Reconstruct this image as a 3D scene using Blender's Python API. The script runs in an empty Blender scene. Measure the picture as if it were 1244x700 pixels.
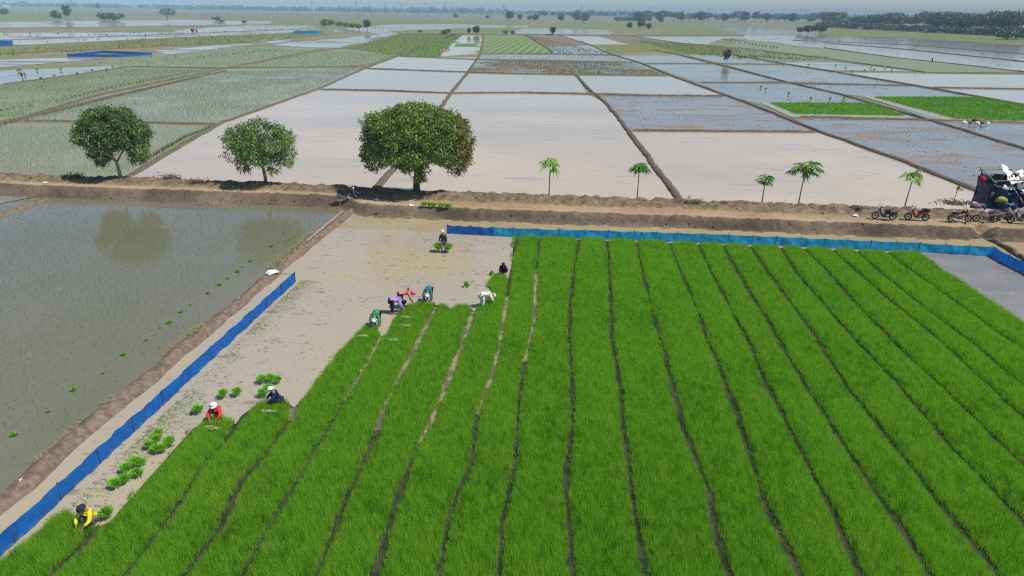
import bpy, bmesh, math, random
import numpy as np
from mathutils import Vector, Matrix, Euler
R = math.radians
random.seed(7); rng = np.random.default_rng(7)
S = bpy.context.scene; COL = S.collection

# ------------------------------------------------------------------ camera
CAM_H, FOC, PITCH, YAW, ROLL = 15.0, 829.0, R(22.1), R(4.66), R(0.88)
_s, _c = math.sin, math.cos
fw = np.array([-_s(YAW)*_c(PITCH), _c(YAW)*_c(PITCH), -_s(PITCH)])
r0 = np.array([_c(YAW), _s(YAW), 0.0]); u0 = np.cross(r0, fw)
rt = r0*_c(ROLL) + u0*_s(ROLL); up = u0*_c(ROLL) - r0*_s(ROLL)
cam = bpy.data.cameras.new('camera'); camo = bpy.data.objects.new('camera', cam); COL.objects.link(camo)
cam.sensor_width = 36; cam.lens = 36*FOC/1244; cam.clip_end = 20000; cam.clip_start = 0.1
camo.matrix_world = Matrix(((rt[0], up[0], -fw[0], 0), (rt[1], up[1], -fw[1], 0), (rt[2], up[2], -fw[2], CAM_H), (0, 0, 0, 1)))
S.camera = camo

def at(px, py, z=0.0):
    """ground position (at height z) of a point measured on the photograph"""
    d = fw + rt*(px-622)/FOC + up*(350-py)/FOC
    t = (z-CAM_H)/d[2]
    return np.array([0, 0, CAM_H]) + d*t
def ats(l, z=0.0): return [tuple(at(a, b, z)[:2]) for a, b in l]

# ------------------------------------------------------------------ light
SUN_EL, SUN_AZ = R(57), math.atan2(0.93, -0.33)          # azimuth from +Y towards +X
sd = Vector((math.sin(SUN_AZ)*_c(SUN_EL), math.cos(SUN_AZ)*_c(SUN_EL), _s(SUN_EL)))
sl = bpy.data.lights.new('sun', 'SUN'); sl.energy = 4.7; sl.angle = R(0.53); sl.color = (1, .955, .88)
so = bpy.data.objects.new('sun', sl); COL.objects.link(so); so.rotation_euler = sd.to_track_quat('Z', 'Y').to_euler()
W = bpy.data.worlds.new('World'); S.world = W; W.use_nodes = True
wn = W.node_tree.nodes; wl = W.node_tree.links
bg = wn['Background']; sk = wn.new('ShaderNodeTexSky'); sk.sky_type = 'NISHITA'; sk.sun_disc = False
sk.sun_elevation = SUN_EL; sk.sun_rotation = SUN_AZ; sk.air_density = 1.0; sk.dust_density = 0.2; sk.ozone_density = 2.4
tint = wn.new('ShaderNodeMix'); tint.data_type = 'RGBA'; tint.blend_type = 'MULTIPLY'; tint.inputs[0].default_value = 1; tint.inputs[7].default_value = (.92, .99, 1.10, 1)
wl.new(sk.outputs[0], tint.inputs[6]); wl.new(tint.outputs[2], bg.inputs[0]); bg.inputs[1].default_value = 0.095
S.view_settings.view_transform = 'Standard'; S.view_settings.look = 'None'; S.view_settings.gamma = 1
S.view_settings.exposure = 0.0
S.render.engine = 'CYCLES'
S.cycles.max_bounces = 8; S.cycles.use_denoising = False; S.cycles.filter_width = 1.25; S.cycles.sample_clamp_indirect = 4

# ------------------------------------------------------------------ helpers: noise
def _hash(ix, iy, seed):
    h = (ix.astype(np.int64)*374761393 + iy.astype(np.int64)*668265263 + seed*144665) & 0x7fffffff
    h = ((h ^ (h >> 13))*1274126177) & 0x7fffffff
    return ((h ^ (h >> 16)) & 0xffff)/65535.0
def vnoise(x, y, seed=0):
    x = np.asarray(x, float); y = np.asarray(y, float)
    ix = np.floor(x); iy = np.floor(y); fx = x-ix; fy = y-iy
    fx = fx*fx*(3-2*fx); fy = fy*fy*(3-2*fy)
    a = _hash(ix, iy, seed); b = _hash(ix+1, iy, seed); c = _hash(ix, iy+1, seed); d = _hash(ix+1, iy+1, seed)
    return (a*(1-fx)+b*fx)*(1-fy) + (c*(1-fx)+d*fx)*fy - 0.5
def fbm(x, y, seed=0, o=4):
    t = 0; a = 1.0; x = np.asarray(x, float); y = np.asarray(y, float)
    for k in range(o):
        t = t + a*vnoise(x*2**k, y*2**k, seed+k*17); a *= .5
    return t

# ------------------------------------------------------------------ helpers: meshes
def np_mesh(name, V, Fq, col=None, smooth=False):
    """V (n,3), Fq (m,k) faces of k corners, col (n,3) optional vertex colour"""
    me = bpy.data.meshes.new(name); V = np.asarray(V, np.float32); Fq = np.asarray(Fq, np.int32); m, k = Fq.shape
    me.vertices.add(len(V)); me.vertices.foreach_set('co', V.ravel())
    me.loops.add(m*k); me.polygons.add(m)
    me.polygons.foreach_set('loop_start', np.arange(m, dtype=np.int32)*k)
    me.loops.foreach_set('vertex_index', Fq.ravel())
    if smooth: me.polygons.foreach_set('use_smooth', np.ones(m, bool))
    me.update(calc_edges=True)
    if col is not None:
        at_ = me.color_attributes.new('Col', 'FLOAT_COLOR', 'POINT')
        c4 = np.ones((len(V), 4), np.float32); c4[:, :3] = col; at_.data.foreach_set('color', c4.ravel())
    return me
def link(name, me, mat=None, parent=None, loc=None, rot=None, scale=None):
    o = bpy.data.objects.new(name, me); COL.objects.link(o)
    if mat is not None and me is not None and len(me.materials) == 0: me.materials.append(mat)
    if parent: o.parent = parent
    if loc is not None: o.location = loc
    if rot is not None: o.rotation_euler = rot
    if scale is not None: o.scale = (scale,)*3 if np.isscalar(scale) else scale
    return o
def tag(o, label=None, cat=None, group=None, kind=None):
    if label: o['label'] = label
    if cat: o['category'] = cat
    if group: o['group'] = group
    if kind: o['kind'] = kind
    return o
def empty(name, label, cat, loc, rz=0.0, group=None, scale=1.0):
    o = bpy.data.objects.new(name, None); COL.objects.link(o); o.location = loc; o.rotation_euler = (0, 0, rz)
    o.scale = (scale,)*3; o.empty_display_size = .2
    return tag(o, label, cat, group)
KIDS = {}
def kids(o):
    return [c for c in bpy.data.objects if c.parent == o]
def copy_thing(root, loc, rz, label, group=None, scale=None, mats=None, name=None, tree=None):
    """tree: cached [(child, [grandchildren])]"""
    r = root.copy(); COL.objects.link(r); r.location = loc; r.rotation_euler = (0, 0, rz)
    if name: r.name = name
    if scale is not None: r.scale = (scale,)*3 if np.isscalar(scale) else scale
    r['label'] = label
    if group: r['group'] = group
    if root.name not in KIDS: KIDS[root.name] = [(c, kids(c)) for c in kids(root)]
    def cp(ob, par):
        n = ob.copy(); COL.objects.link(n); n.parent = par
        if mats and ob.data and ob.data.materials and ob.data.materials[0].name in mats:
            key = (ob.data.name, mats[ob.data.materials[0].name].name)
            if key not in MESHVAR:
                d = ob.data.copy(); d.materials[0] = mats[ob.data.materials[0].name]; MESHVAR[key] = d
            n.data = MESHVAR[key]
        return n
    for c, gs in KIDS[root.name]:
        n = cp(c, r)
        for g in gs: cp(g, n)
    return r
MESHVAR = {}

class MB:
    def __init__(s): s.v = []; s.f = []
    def add(s, vs, fs):
        b = len(s.v); s.v += [tuple(map(float, p)) for p in vs]; s.f += [tuple(b+i for i in q) for q in fs]; return s
    def box(s, c, sz, rot=None):
        m = Euler(rot).to_matrix() if rot else Matrix.Identity(3); c = Vector(c)
        vs = [c + m @ Vector((x*sz[0]/2, y*sz[1]/2, z*sz[2]/2)) for x in (-1, 1) for y in (-1, 1) for z in (-1, 1)]
        return s.add(vs, [(0, 1, 3, 2), (4, 6, 7, 5), (0, 4, 5, 1), (2, 3, 7, 6), (0, 2, 6, 4), (1, 5, 7, 3)])
    def tube(s, pts, rad, n=6, closed=False, cap=True):
        P = [Vector(p) for p in pts]; k = len(P); rs = rad if isinstance(rad, (list, tuple)) else [rad]*k
        rings = []; ref = None
        for i in range(k):
            if closed: t = P[(i+1) % k]-P[i-1]
            else: t = P[min(i+1, k-1)]-P[max(i-1, 0)]
            t = t.normalized() if t.length > 1e-9 else Vector((0, 0, 1))
            if ref is None: ref = Vector((0, 0, 1)) if abs(t.z) < .9 else Vector((1, 0, 0))
            a = t.cross(ref).normalized(); b = a.cross(t).normalized(); ref = b
            rings.append([P[i] + a*math.cos(2*math.pi*j/n)*rs[i] + b*math.sin(2*math.pi*j/n)*rs[i] for j in range(n)])
        vs = [p for r in rings for p in r]; fs = []
        for i in range(k if closed else k-1):
            for j in range(n):
                i2 = (i+1) % k
                fs.append((i*n+j, i*n+(j+1) % n, i2*n+(j+1) % n, i2*n+j))
        if cap and not closed: fs += [tuple(range(n))[::-1], tuple((k-1)*n+j for j in range(n))]
        return s.add(vs, fs)
    def ell(s, c, r, nu=8, nv=5, rot=None):
        m = Euler(rot).to_matrix() if rot else Matrix.Identity(3); c = Vector(c); vs = [c+m @ Vector((0, 0, -r[2]))]; fs = []
        for i in range(1, nv):
            t = -math.pi/2+math.pi*i/nv
            for j in range(nu):
                a = 2*math.pi*j/nu
                vs.append(c+m @ Vector((r[0]*math.cos(t)*math.cos(a), r[1]*math.cos(t)*math.sin(a), r[2]*math.sin(t))))
        vs.append(c+m @ Vector((0, 0, r[2]))); top = len(vs)-1
        for j in range(nu): fs.append((0, 1+(j+1) % nu, 1+j))
        for i in range(nv-2):
            for j in range(nu):
                a = 1+i*nu; fs.append((a+j, a+(j+1) % nu, a+nu+(j+1) % nu, a+nu+j))
        a = 1+(nv-2)*nu
        for j in range(nu): fs.append((a+j, a+(j+1) % nu, top))
        return s.add(vs, fs)
    def loft(s, secs, n=8, pw=.6):
        """secs: (x, z, half width y, half height, tilt) rings square to a path in the XZ plane"""
        vs = []; fs = []
        for (x, z, hw, hh, tl) in secs:
            for j in range(n):
                a = 2*math.pi*(j+.5)/n; ca, sa = math.cos(a), math.sin(a)
                yy = hw*math.copysign(abs(ca)**pw, ca); q = hh*math.copysign(abs(sa)**pw, sa)
                vs.append((x-q*math.sin(tl), yy, z+q*math.cos(tl)))
        for i in range(len(secs)-1):
            for j in range(n): fs.append((i*n+j, i*n+(j+1) % n, (i+1)*n+(j+1) % n, (i+1)*n+j))
        fs += [tuple(range(n))[::-1], tuple((len(secs)-1)*n+j for j in range(n))]
        return s.add(vs, fs)
    def lathe(s, prof, n=12, c=(0, 0, 0), axis='z'):
        vs = []; fs = []
        for (r, h) in prof:
            for j in range(n):
                a = 2*math.pi*j/n
                p = (r*math.cos(a), r*math.sin(a), h) if axis == 'z' else (r*math.cos(a), h, r*math.sin(a))
                vs.append((p[0]+c[0], p[1]+c[1], p[2]+c[2]))
        for i in range(len(prof)-1):
            for j in range(n): fs.append((i*n+j, i*n+(j+1) % n, (i+1)*n+(j+1) % n, (i+1)*n+j))
        fs += [tuple(range(n))[::-1], tuple((len(prof)-1)*n+j for j in range(n))]
        return s.add(vs, fs)
    def mesh(s, name, smooth=False):
        me = bpy.data.meshes.new(name); me.from_pydata(s.v, [], s.f); me.update()
        if smooth: me.polygons.foreach_set('use_smooth', np.ones(len(me.polygons), bool))
        return me
    def build(s, name, mat, parent=None, loc=None, smooth=False, rot=None):
        return link(name, s.mesh(name, smooth), mat, parent, loc, rot)

# ------------------------------------------------------------------ helpers: materials
def new_mat(name):
    m = bpy.data.materials.new(name); m.use_nodes = True; n = m.node_tree.nodes; return m, n, m.node_tree.links, n['Principled BSDF']
def noise_node(n, l, scale, detail=4, vec=None, rough=.55):
    t = n.new('ShaderNodeTexNoise'); t.inputs['Scale'].default_value = scale; t.inputs['Detail'].default_value = detail
    t.inputs['Roughness'].default_value = rough
    if vec is not None: l.new(vec, t.inputs['Vector'])
    return t
def pos(n, l, sx=1, sy=1, sz=1):
    g = n.new('ShaderNodeNewGeometry'); mp = n.new('ShaderNodeMapping'); mp.inputs['Scale'].default_value = (sx, sy, sz)
    l.new(g.outputs['Position'], mp.inputs['Vector']); return mp.outputs[0]
def ramp(n, l, fac, stops):
    r = n.new('ShaderNodeValToRGB'); e = r.color_ramp.elements
    while len(e) < len(stops): e.new(.5)
    for el, (p, c) in zip(e, stops): el.position = p; el.color = (*c, 1) if len(c) == 3 else c
    l.new(fac, r.inputs[0]); return r.outputs[0]
def mix(n, l, fac, a, b, bt='MIX'):
    m = n.new('ShaderNodeMix'); m.data_type = 'RGBA'; m.blend_type = bt
    for sock, v in ((m.inputs[0], fac), (m.inputs[6], a), (m.inputs[7], b)):
        if hasattr(v, 'is_output'): l.new(v, sock)
        else: sock.default_value = v if not isinstance(v, tuple) else (*v, 1)
    return m.outputs[2]
def plain(name, c, rough=.6, spec=.4, metal=0, var=.18, scale=6, bump=0):
    m, n, l, p = new_mat(name); t = noise_node(n, l, scale, 4, pos(n, l))
    a = tuple(x*(1-var) for x in c); b = tuple(min(1, x*(1+var)) for x in c)
    l.new(ramp(n, l, t.outputs[0], [(.3, a), (.7, b)]), p.inputs['Base Color'])
    p.inputs['Roughness'].default_value = rough; p.inputs['Specular IOR Level'].default_value = spec; p.inputs['Metallic'].default_value = metal
    if bump:
        bp = n.new('ShaderNodeBump'); bp.inputs['Strength'].default_value = bump; l.new(t.outputs[0], bp.inputs['Height']); l.new(bp.outputs[0], p.inputs['Normal'])
    return m
def leaf_mat(name, tr=.3, rough=.55, spec=.3):
    """foliage coloured by its own leaves (vertex colour), part of the light passing through"""
    m, n, l, p = new_mat(name); a = n.new('ShaderNodeAttribute'); a.attribute_name = 'Col'
    l.new(a.outputs['Color'], p.inputs['Base Color']); p.inputs['Roughness'].default_value = rough; p.inputs['Specular IOR Level'].default_value = spec
    t = n.new('ShaderNodeBsdfTranslucent'); l.new(a.outputs['Color'], t.inputs[0]); mx = n.new('ShaderNodeMixShader')
    mx.inputs[0].default_value = tr; l.new(p.outputs[0], mx.inputs[1]); l.new(t.outputs[0], mx.inputs[2]); l.new(mx.outputs[0], n['Material Output'].inputs[0])
    return m
def soil_vc(name, amp=.35, scale=5, bump=.5):
    m, n, l, p = new_mat(name); a = n.new('ShaderNodeAttribute'); a.attribute_name = 'Col'; v = pos(n, l)
    t = noise_node(n, l, scale, 8, v, .7)
    k = ramp(n, l, t.outputs[0], [(.25, (1-amp,)*3), (.75, (1+amp*.6,)*3)])
    l.new(mix(n, l, 1.0, a.outputs['Color'], k, 'MULTIPLY'), p.inputs['Base Color']); p.inputs['Roughness'].default_value = .95; p.inputs['Specular IOR Level'].default_value = .15
    bp = n.new('ShaderNodeBump'); bp.inputs['Strength'].default_value = bump; bp.inputs['Distance'].default_value = .08; l.new(t.outputs[0], bp.inputs['Height']); l.new(bp.outputs[0], p.inputs['Normal'])
    return m
def water_mat(name, c1, c2, c3=None, patch=.05, stretch=(1, 1), rough=.06, ripple=.05, rscale=1.2, mudt=.62, fine=None, spec=.5, ior=1.33):
    """muddy water: colour of the suspended silt, a smooth surface mirroring the sky, optional mud banks (c3) breaking the surface"""
    m, n, l, p = new_mat(name); v = pos(n, l, stretch[0], stretch[1], 1)
    t = noise_node(n, l, patch, 5, v)
    col = ramp(n, l, t.outputs[0], [(.38, c1), (.64, c2)])
    rg = None
    if c3 is not None:
        t2 = noise_node(n, l, patch*4.3, 7, v, .68)
        mk = ramp(n, l, t2.outputs[0], [(mudt-.03, (0, 0, 0)), (mudt+.05, (1, 1, 1))])
        col = mix(n, l, mk, col, c3)
        rr = n.new('ShaderNodeMapRange'); l.new(mk, rr.inputs[0]); rr.inputs[3].default_value = rough; rr.inputs[4].default_value = .75; rg = rr.outputs[0]
    if fine is not None:
        fc, fs, fsx, fsy, th = fine
        t3 = noise_node(n, l, fs, 4, pos(n, l, fsx, fsy, 1), .6)
        mk3 = ramp(n, l, t3.outputs[0], [(th, (0, 0, 0)), (th+.07, (1, 1, 1))]); col = mix(n, l, mk3, col, fc)
    l.new(col, p.inputs['Base Color'])
    if rg is not None: l.new(rg, p.inputs['Roughness'])
    else: p.inputs['Roughness'].default_value = rough
    p.inputs['IOR'].default_value = ior; p.inputs['Specular IOR Level'].default_value = spec
    t4 = noise_node(n, l, rscale, 3, pos(n, l, 1, 1.6, 1)); bp = n.new('ShaderNodeBump'); bp.inputs['Strength'].default_value = ripple
    bp.inputs['Distance'].default_value = .1; l.new(t4.outputs[0], bp.inputs['Height']); l.new(bp.outputs[0], p.inputs['Normal'])
    return m
def field_mat(name, c1, c2, c3, patch=.03, fine=1.0, stripe=None):
    m, n, l, p = new_mat(name); t = noise_node(n, l, patch, 5, pos(n, l, 1, 1.5, 1)); t2 = noise_node(n, l, fine, 6, pos(n, l), .7)
    col = ramp(n, l, t.outputs[0], [(.35, c1), (.65, c2)])
    mk = ramp(n, l, t2.outputs[0], [(.45, (0, 0, 0)), (.65, (1, 1, 1))]); col = mix(n, l, mk, col, c3)
    if stripe:
        w = n.new('ShaderNodeTexWave'); w.inputs['Scale'].default_value = stripe[0]; w.inputs['Distortion'].default_value = 1.2; w.inputs['Detail Scale'].default_value = .2
        l.new(pos(n, l), w.inputs[0]); mk2 = ramp(n, l, w.outputs[1], [(.72, (0, 0, 0)), (.95, (1, 1, 1))]); col = mix(n, l, mk2, col, stripe[1])
    l.new(col, p.inputs['Base Color']); p.inputs['Roughness'].default_value = .9; p.inputs['Specular IOR Level'].default_value = .15
    return m

M = {}
M['ground'] = field_mat('farmland', (.21, .20, .105), (.27, .21, .14), (.15, .19, .07), .006, .05)
M['beige'] = water_mat('beige_pond_water', (.60, .47, .315), (.45, .385, .30), None, .034, (.7, 1.2), .05, .04, fine=((.43, .365, .31), .22, .7, 2.2, .58))
M['pale'] = water_mat('pale_pond_water', (.46, .385, .30), (.49, .405, .31), None, .03, (1, 1), .06, .05, fine=((.33, .31, .29), .15, .7, 2.0, .6))
M['blue'] = water_mat('shallow_pond_water', (.20, .19, .175), (.27, .25, .22), (.24, .19, .14), .05, (.5, 1.2), .07, .12, 1.5, .60)
M['bluemud'] = water_mat('half_drained_pond', (.22, .21, .19), (.28, .25, .22), (.25, .195, .14), .05, (.5, 1.3), .07, .12, 1.5, .54)
M['farwater'] = water_mat('distant_pond_water', (.28, .26, .25), (.38, .35, .335), (.21, .17, .125), .014, (.35, 1.8), .08, .06, .8, .545)
M['bedmud'] = water_mat('painted_shade_row_mud', (.042, .05, .026), (.075, .068, .04), (.025, .034, .016), .5, (1, .5), .8, .2, 4, .5, spec=.12)  # row mud with the furrow shade between strips painted into its colour
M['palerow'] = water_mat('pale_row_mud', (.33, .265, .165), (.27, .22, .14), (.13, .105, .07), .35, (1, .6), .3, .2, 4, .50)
M['planted'] = water_mat('planted_paddy_water', (.26, .25, .085), (.28, .25, .11), None, .04, (1, 1), .16, .06, spec=.36)
M['plantedfar'] = water_mat('planted_distant_paddy', (.235, .24, .06), (.25, .245, .08), None, .03, (1, 1), .3, .06, spec=.32, fine=((.15, .22, .075), .9, 1, 1.6, .52))
M['nearpaddy'] = water_mat('olive_paddy_water', (.158, .156, .09), (.185, .172, .122), (.22, .195, .15), .1, (1, 1), .045, .06, 2.5, mudt=.66, ior=1.42)
M['mud'] = water_mat('puddled_seedbed_mud', (.43, .355, .225), (.375, .335, .27), (.31, .26, .19), .085, (1, 1.3), .04, .10, 3.0, .64, ior=1.42, fine=((.27, .22, .15), .75, .9, 2.4, .605))
M['corner'] = water_mat('grey_corner_water', (.22, .205, .19), (.28, .255, .23), (.30, .265, .22), .25, (1, 1.4), .09, .4, 5.0, .60)
M['sandwater'] = water_mat('yellow_shallow_water', (.40, .32, .17), (.35, .285, .17), (.25, .20, .125), .25, (1, 1.5), .07, .08, 3.0, .6)
M['olive'] = field_mat('olive_field', (.165, .185, .05), (.20, .195, .075), (.13, .19, .04), .03, .6)
M['green'] = field_mat('green_field', (.10, .20, .035), (.14, .225, .06), (.09, .175, .03), .04, .7)
M['palegreen'] = field_mat('pale_green_field', (.165, .20, .075), (.205, .215, .10), (.14, .19, .06), .012, .3)
M['farwater2'] = water_mat('distant_white_water', (.33, .30, .285), (.41, .37, .35), (.24, .19, .145), .012, (.3, 2.0), .08, .06, .8, .635)
M['striped'] = field_mat('striped_green_field', (.12, .215, .05), (.17, .235, .085), (.12, .20, .05), .02, .8, (.09, (.26, .29, .17)))
M['stubble'] = water_mat('wet_stubble', (.20, .185, .15), (.22, .20, .165), (.19, .165, .085), .02, (.7, 1.6), .12, .1, 1.5, .48)
M['brown'] = field_mat('ploughed_field', (.21, .165, .115), (.245, .195, .14), (.16, .135, .085), .03, .6)
M['bank'] = soil_vc('earth_bank', .55, 5.5, 1.0)
M['bund'] = plain('bund_earth', (.135, .108, .075), .95, .15, 0, .35, 3.2, .5)
M['bundnear'] = plain('dry_bund_earth', (.185, .137, .098), .95, .15, 0, .4, 4, .6)
M['leaf'] = leaf_mat('leaves', .28, .42, .5); M['grass'] = leaf_mat('rice_blades', .5, .6, .12)
M['dryleaf'] = leaf_mat('dry_stems', .15, .8, .1)
M['bark'] = plain('grey_bark', (.22, .185, .15), .9, .2, 0, .35, 9, .5)
M['darkbark'] = plain('dark_bark', (.11, .085, .065), .9, .2, 0, .35, 9, .5)
M['palebark'] = plain('pale_bark', (.36, .31, .26), .9, .2, 0, .3, 9, .4)
def net_mat(name, c, tr):
    m, n, l, p = new_mat(name); t = noise_node(n, l, 2.2, 4, pos(n, l, 1, 1, 2))
    col = ramp(n, l, t.outputs[0], [(.3, tuple(x*.8 for x in c)), (.7, tuple(x*1.15 for x in c))]); l.new(col, p.inputs['Base Color'])
    p.inputs['Roughness'].default_value = .55; p.inputs['Specular IOR Level'].default_value = .3
    g_ = n.new('ShaderNodeNewGeometry'); sx_ = n.new('ShaderNodeSeparateXYZ'); l.new(g_.outputs['Position'], sx_.inputs[0]); t2 = noise_node(n, l, 3.5, 5, pos(n, l, 1, 1, .6), .7)
    ad = n.new('ShaderNodeMath'); ad.operation = 'MULTIPLY_ADD'; l.new(t2.outputs[0], ad.inputs[0]); ad.inputs[1].default_value = .55; ad.inputs[2].default_value = -.18
    lt = n.new('ShaderNodeMath'); lt.operation = 'SUBTRACT'; l.new(ad.outputs[0], lt.inputs[0]); l.new(sx_.outputs['Z'], lt.inputs[1])
    mud_ = ramp(n, l, lt.outputs[0], [(.0, (0, 0, 0)), (.12, (.6,)*3)]); col = mix(n, l, mud_, col, (.22, .19, .13))     # mud splashed up from the field
    fade = ramp(n, l, t2.outputs[0], [(.5, (0, 0, 0)), (.75, (.35,)*3)]); col = mix(n, l, fade, col, tuple(min(1, x*1.7+.03) for x in c)); l.new(col, p.inputs['Base Color'])
    b = n.new('ShaderNodeBsdfTranslucent'); l.new(col, b.inputs[0]); mx = n.new('ShaderNodeMixShader'); mx.inputs[0].default_value = tr
    l.new(p.outputs[0], mx.inputs[1]); l.new(b.outputs[0], mx.inputs[2]); l.new(mx.outputs[0], n['Material Output'].inputs[0]); return m
M['net'] = net_mat('sky_blue_netting', (.03, .42, .74), .5)
M['netdark'] = net_mat('deep_blue_netting', (.008, .14, .50), .35)
M['post'] = plain('dark_bamboo', (.055, .05, .05), .8)
M['bamboo'] = plain('weathered_bamboo', (.25, .2, .14), .8)
M['skin'] = plain('brown_skin', (.27, .14, .08), .55, .4, 0, .08)
M['white'] = plain('white_cloth', (.78, .77, .74), .85, .2, 0, .06)
M['sack'] = plain('white_plastic_sack', (.80, .80, .79), .5, .4, 0, .05)
M['black'] = plain('black_plastic', (.018, .018, .02), .45, .5, 0, .2)
M['rubber'] = plain('tyre_rubber', (.022, .022, .022), .85, .3, 0, .2)
M['chrome'] = plain('worn_steel', (.30, .30, .31), .4, .5, .9, .1)
M['alloy'] = plain('grey_alloy', (.13, .13, .135), .5, .5, .5, .1)
M['lens'] = plain('lamp_lens', (.7, .7, .68), .15, .6, 0, .05)
M['redlens'] = plain('red_lens', (.5, .02, .02), .2, .6, 0, .05)
M['vinyl'] = plain('black_vinyl', (.03, .03, .032), .6, .4, 0, .2)
M['paint'] = plain('bike_paint', (.04, .015, .045), .25, .5, 0, .1)
for nm, c in (('red_paint', (.33, .02, .025)), ('dark_paint', (.02, .02, .024)), ('orange_paint', (.55, .12, .04)), ('silver_paint', (.42, .42, .43)), ('blue_paint', (.02, .06, .22))):
    M[nm] = plain(nm, c, .28, .5, 0, .1)

# ------------------------------------------------------------------ ground
def sheet(name, pts, z, mat, kind='structure'):
    me = bpy.data.meshes.new(name); me.from_pydata([(x, y, z) for x, y in pts], [], [tuple(range(len(pts)))]); me.update()
    if me.polygons[0].normal.z < 0: me.flip_normals()
    return tag(link(name, me, M[mat]), kind=kind)
sheet('ground', [(-5200, -120), (5200, -120), (5200, 6400), (-5200, 6400)], -0.06, 'ground')
_k = [0]
def field(name, px, mat, z=None):
    if z is None: z = -0.036 + 0.004*(_k[0] % 17); _k[0] += 1
    P = ats(px)
    if min(q[1] for q in px) < 64:                       # far plots have ragged edges
        Q = []
        for i, p in enumerate(P):
            p = np.array(p); q = np.array(P[(i+1) % len(P)]); L = np.linalg.norm(q-p); d = np.linalg.norm(p); m_ = max(2, min(40, int(L/(.02*d+2))))
            nn = np.array((-(q-p)[1], (q-p)[0]))/(L+1e-9)
            for t in range(m_):
                c = p+(q-p)*t/m_; Q.append(tuple(c+nn*float(fbm(c[0]*.05, c[1]*.05, 3, 3))*min(.018*d, .10*L)))
        P = Q
    return sheet(name, P, z, mat)

# mud of the seedbed, the strip behind the back net, the grey water corner, the near paddy
sheet('seedbed_mud', [(-19.5, -12), (60, -12), (60, 46.9), (-19.5, 46.9)], 0.0, 'mud')
sheet('seedbed_mud', [(-19.5, 46.9), (60, 46.9), (60, 52.5), (-19.5, 53.5)], 0.0, 'sandwater')
sheet('paddy_water', [(24.2, 46.6), (29.0, 46.4), (29.2, 41), (28, 20), (24.0, 20)], 0.006, 'corner')
sheet('paddy_water', [(-18.0, 2), (-18.0, 53.3), (-43.5, 53.3), (-52, 36), (-60, 15), (-60, 2)], 0.004, 'nearpaddy')
sheet('paddy_water', [(-90, 53.5), (-44, 53.3), (-52.4, 36), (-60.4, 15), (-90, 15)], 0.002, 'blue')

# fields behind the road, measured on the photograph
F_ = field
F_('paddy_water', [(-120, 151), (262, 151), (160, 212), (100, 220), (-120, 218)], 'planted')
F_('paddy_water', [(275, 84), (442, 81), (385, 108), (268, 150), (28, 146), (118, 118)], 'planted')
F_('paddy_water', [(-90, 160), (20, 143), (118, 114), (262, 85), (158, 82), (0, 104), (-90, 116)], 'plantedfar')
F_('paddy_water', [(-90, 97), (0, 86), (135, 80), (155, 82), (0, 103), (-90, 115)], 'blue')
F_('rice_field', [(95, 79), (190, 66), (280, 57), (378, 57), (382, 62), (277, 83), (158, 81)], 'plantedfar')
F_('rice_field', [(290, 81), (385, 64), (420, 60), (487, 66), (445, 81)], 'plantedfar')
F_('rice_field', [(420, 59), (484, 42), (545, 41), (486, 68)], 'olive')
F_('rice_field', [(486, 68), (548, 42), (562, 42), (533, 69)], 'green')
F_('paddy_water', [(562, 43), (588, 43), (584, 65), (533, 69)], 'pale')
F_('rice_field', [(556, 53), (580, 53), (578, 57), (552, 57)], 'green', .012)
F_('paddy_water', [(484, 69), (579, 70), (567, 87), (447, 83)], 'pale')
F_('paddy_water', [(444, 84), (567, 88), (545, 113), (385, 108)], 'pale')
F_('paddy_water', [(385, 109), (547, 114), (500, 178), (455, 232), (430, 246), (90, 240), (160, 213), (268, 150)], 'beige')
F_('rice_field', [(587, 42), (636, 42), (667, 65), (587, 65)], 'striped')
F_('ploughed_field', [(636, 42), (677, 42), (715, 54), (669, 57)], 'brown')
F_('paddy_water', [(670, 57), (714, 55), (745, 66), (670, 66)], 'blue')
F_('paddy_water', [(586, 66), (755, 68), (770, 76), (580, 73)], 'blue')
F_('stubble_field', [(579, 73), (772, 76), (808, 91), (569, 88)], 'stubble')
F_('paddy_water', [(571, 89), (699, 90.5), (714, 114), (546, 113)], 'pale')
F_('paddy_water', [(547, 112), (714, 115), (735, 124), (766, 160), (792, 196), (825, 245), (820, 258), (436, 250), (460, 226), (499, 178), (543, 117)], 'beige')
F_('paddy_water', [(703, 92), (815, 92), (884, 117), (724, 115)], 'pale')
F_('paddy_water', [(718, 112), (884, 117), (940, 138), (997, 161), (764, 160), (735, 124)], 'bluemud')
F_('paddy_water', [(764, 160), (996, 161), (1100, 197), (1200, 238), (1220, 262), (840, 262), (822, 238), (790, 196)], 'beige')
F_('paddy_water', [(745, 68), (825, 67), (862, 77), (780, 77)], 'blue')
F_('paddy_water', [(783, 78), (862, 78), (952, 99), (846, 100)], 'blue')
F_('paddy_water', [(848, 101), (958, 101), (1020, 115), (1060, 126), (1108, 144), (990, 146), (884, 116)], 'blue')
F_('paddy_water', [(960, 146), (1130, 147), (1240, 180), (1320, 206), (1320, 280), (1240, 258), (1200, 238), (1100, 197), (996, 160)], 'bluemud')
F_('paddy_water', [(834, 67), (894, 68), (957, 78), (882, 78)], 'blue')
F_('paddy_water', [(882, 79), (960, 80), (1112, 104), (966, 102)], 'blue')
F_('paddy_water', [(970, 103), (1116, 105), (1190, 118), (1064, 120), (1022, 114)], 'blue')
F_('paddy_water', [(1062, 121), (1190, 118), (1320, 141), (1320, 204), (1240, 178), (1135, 147)], 'blue')
F_('rice_field', [(768, 49), (880, 57), (962, 63), (1012, 70), (958, 76), (892, 67), (830, 65), (790, 62)], 'olive')
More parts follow.
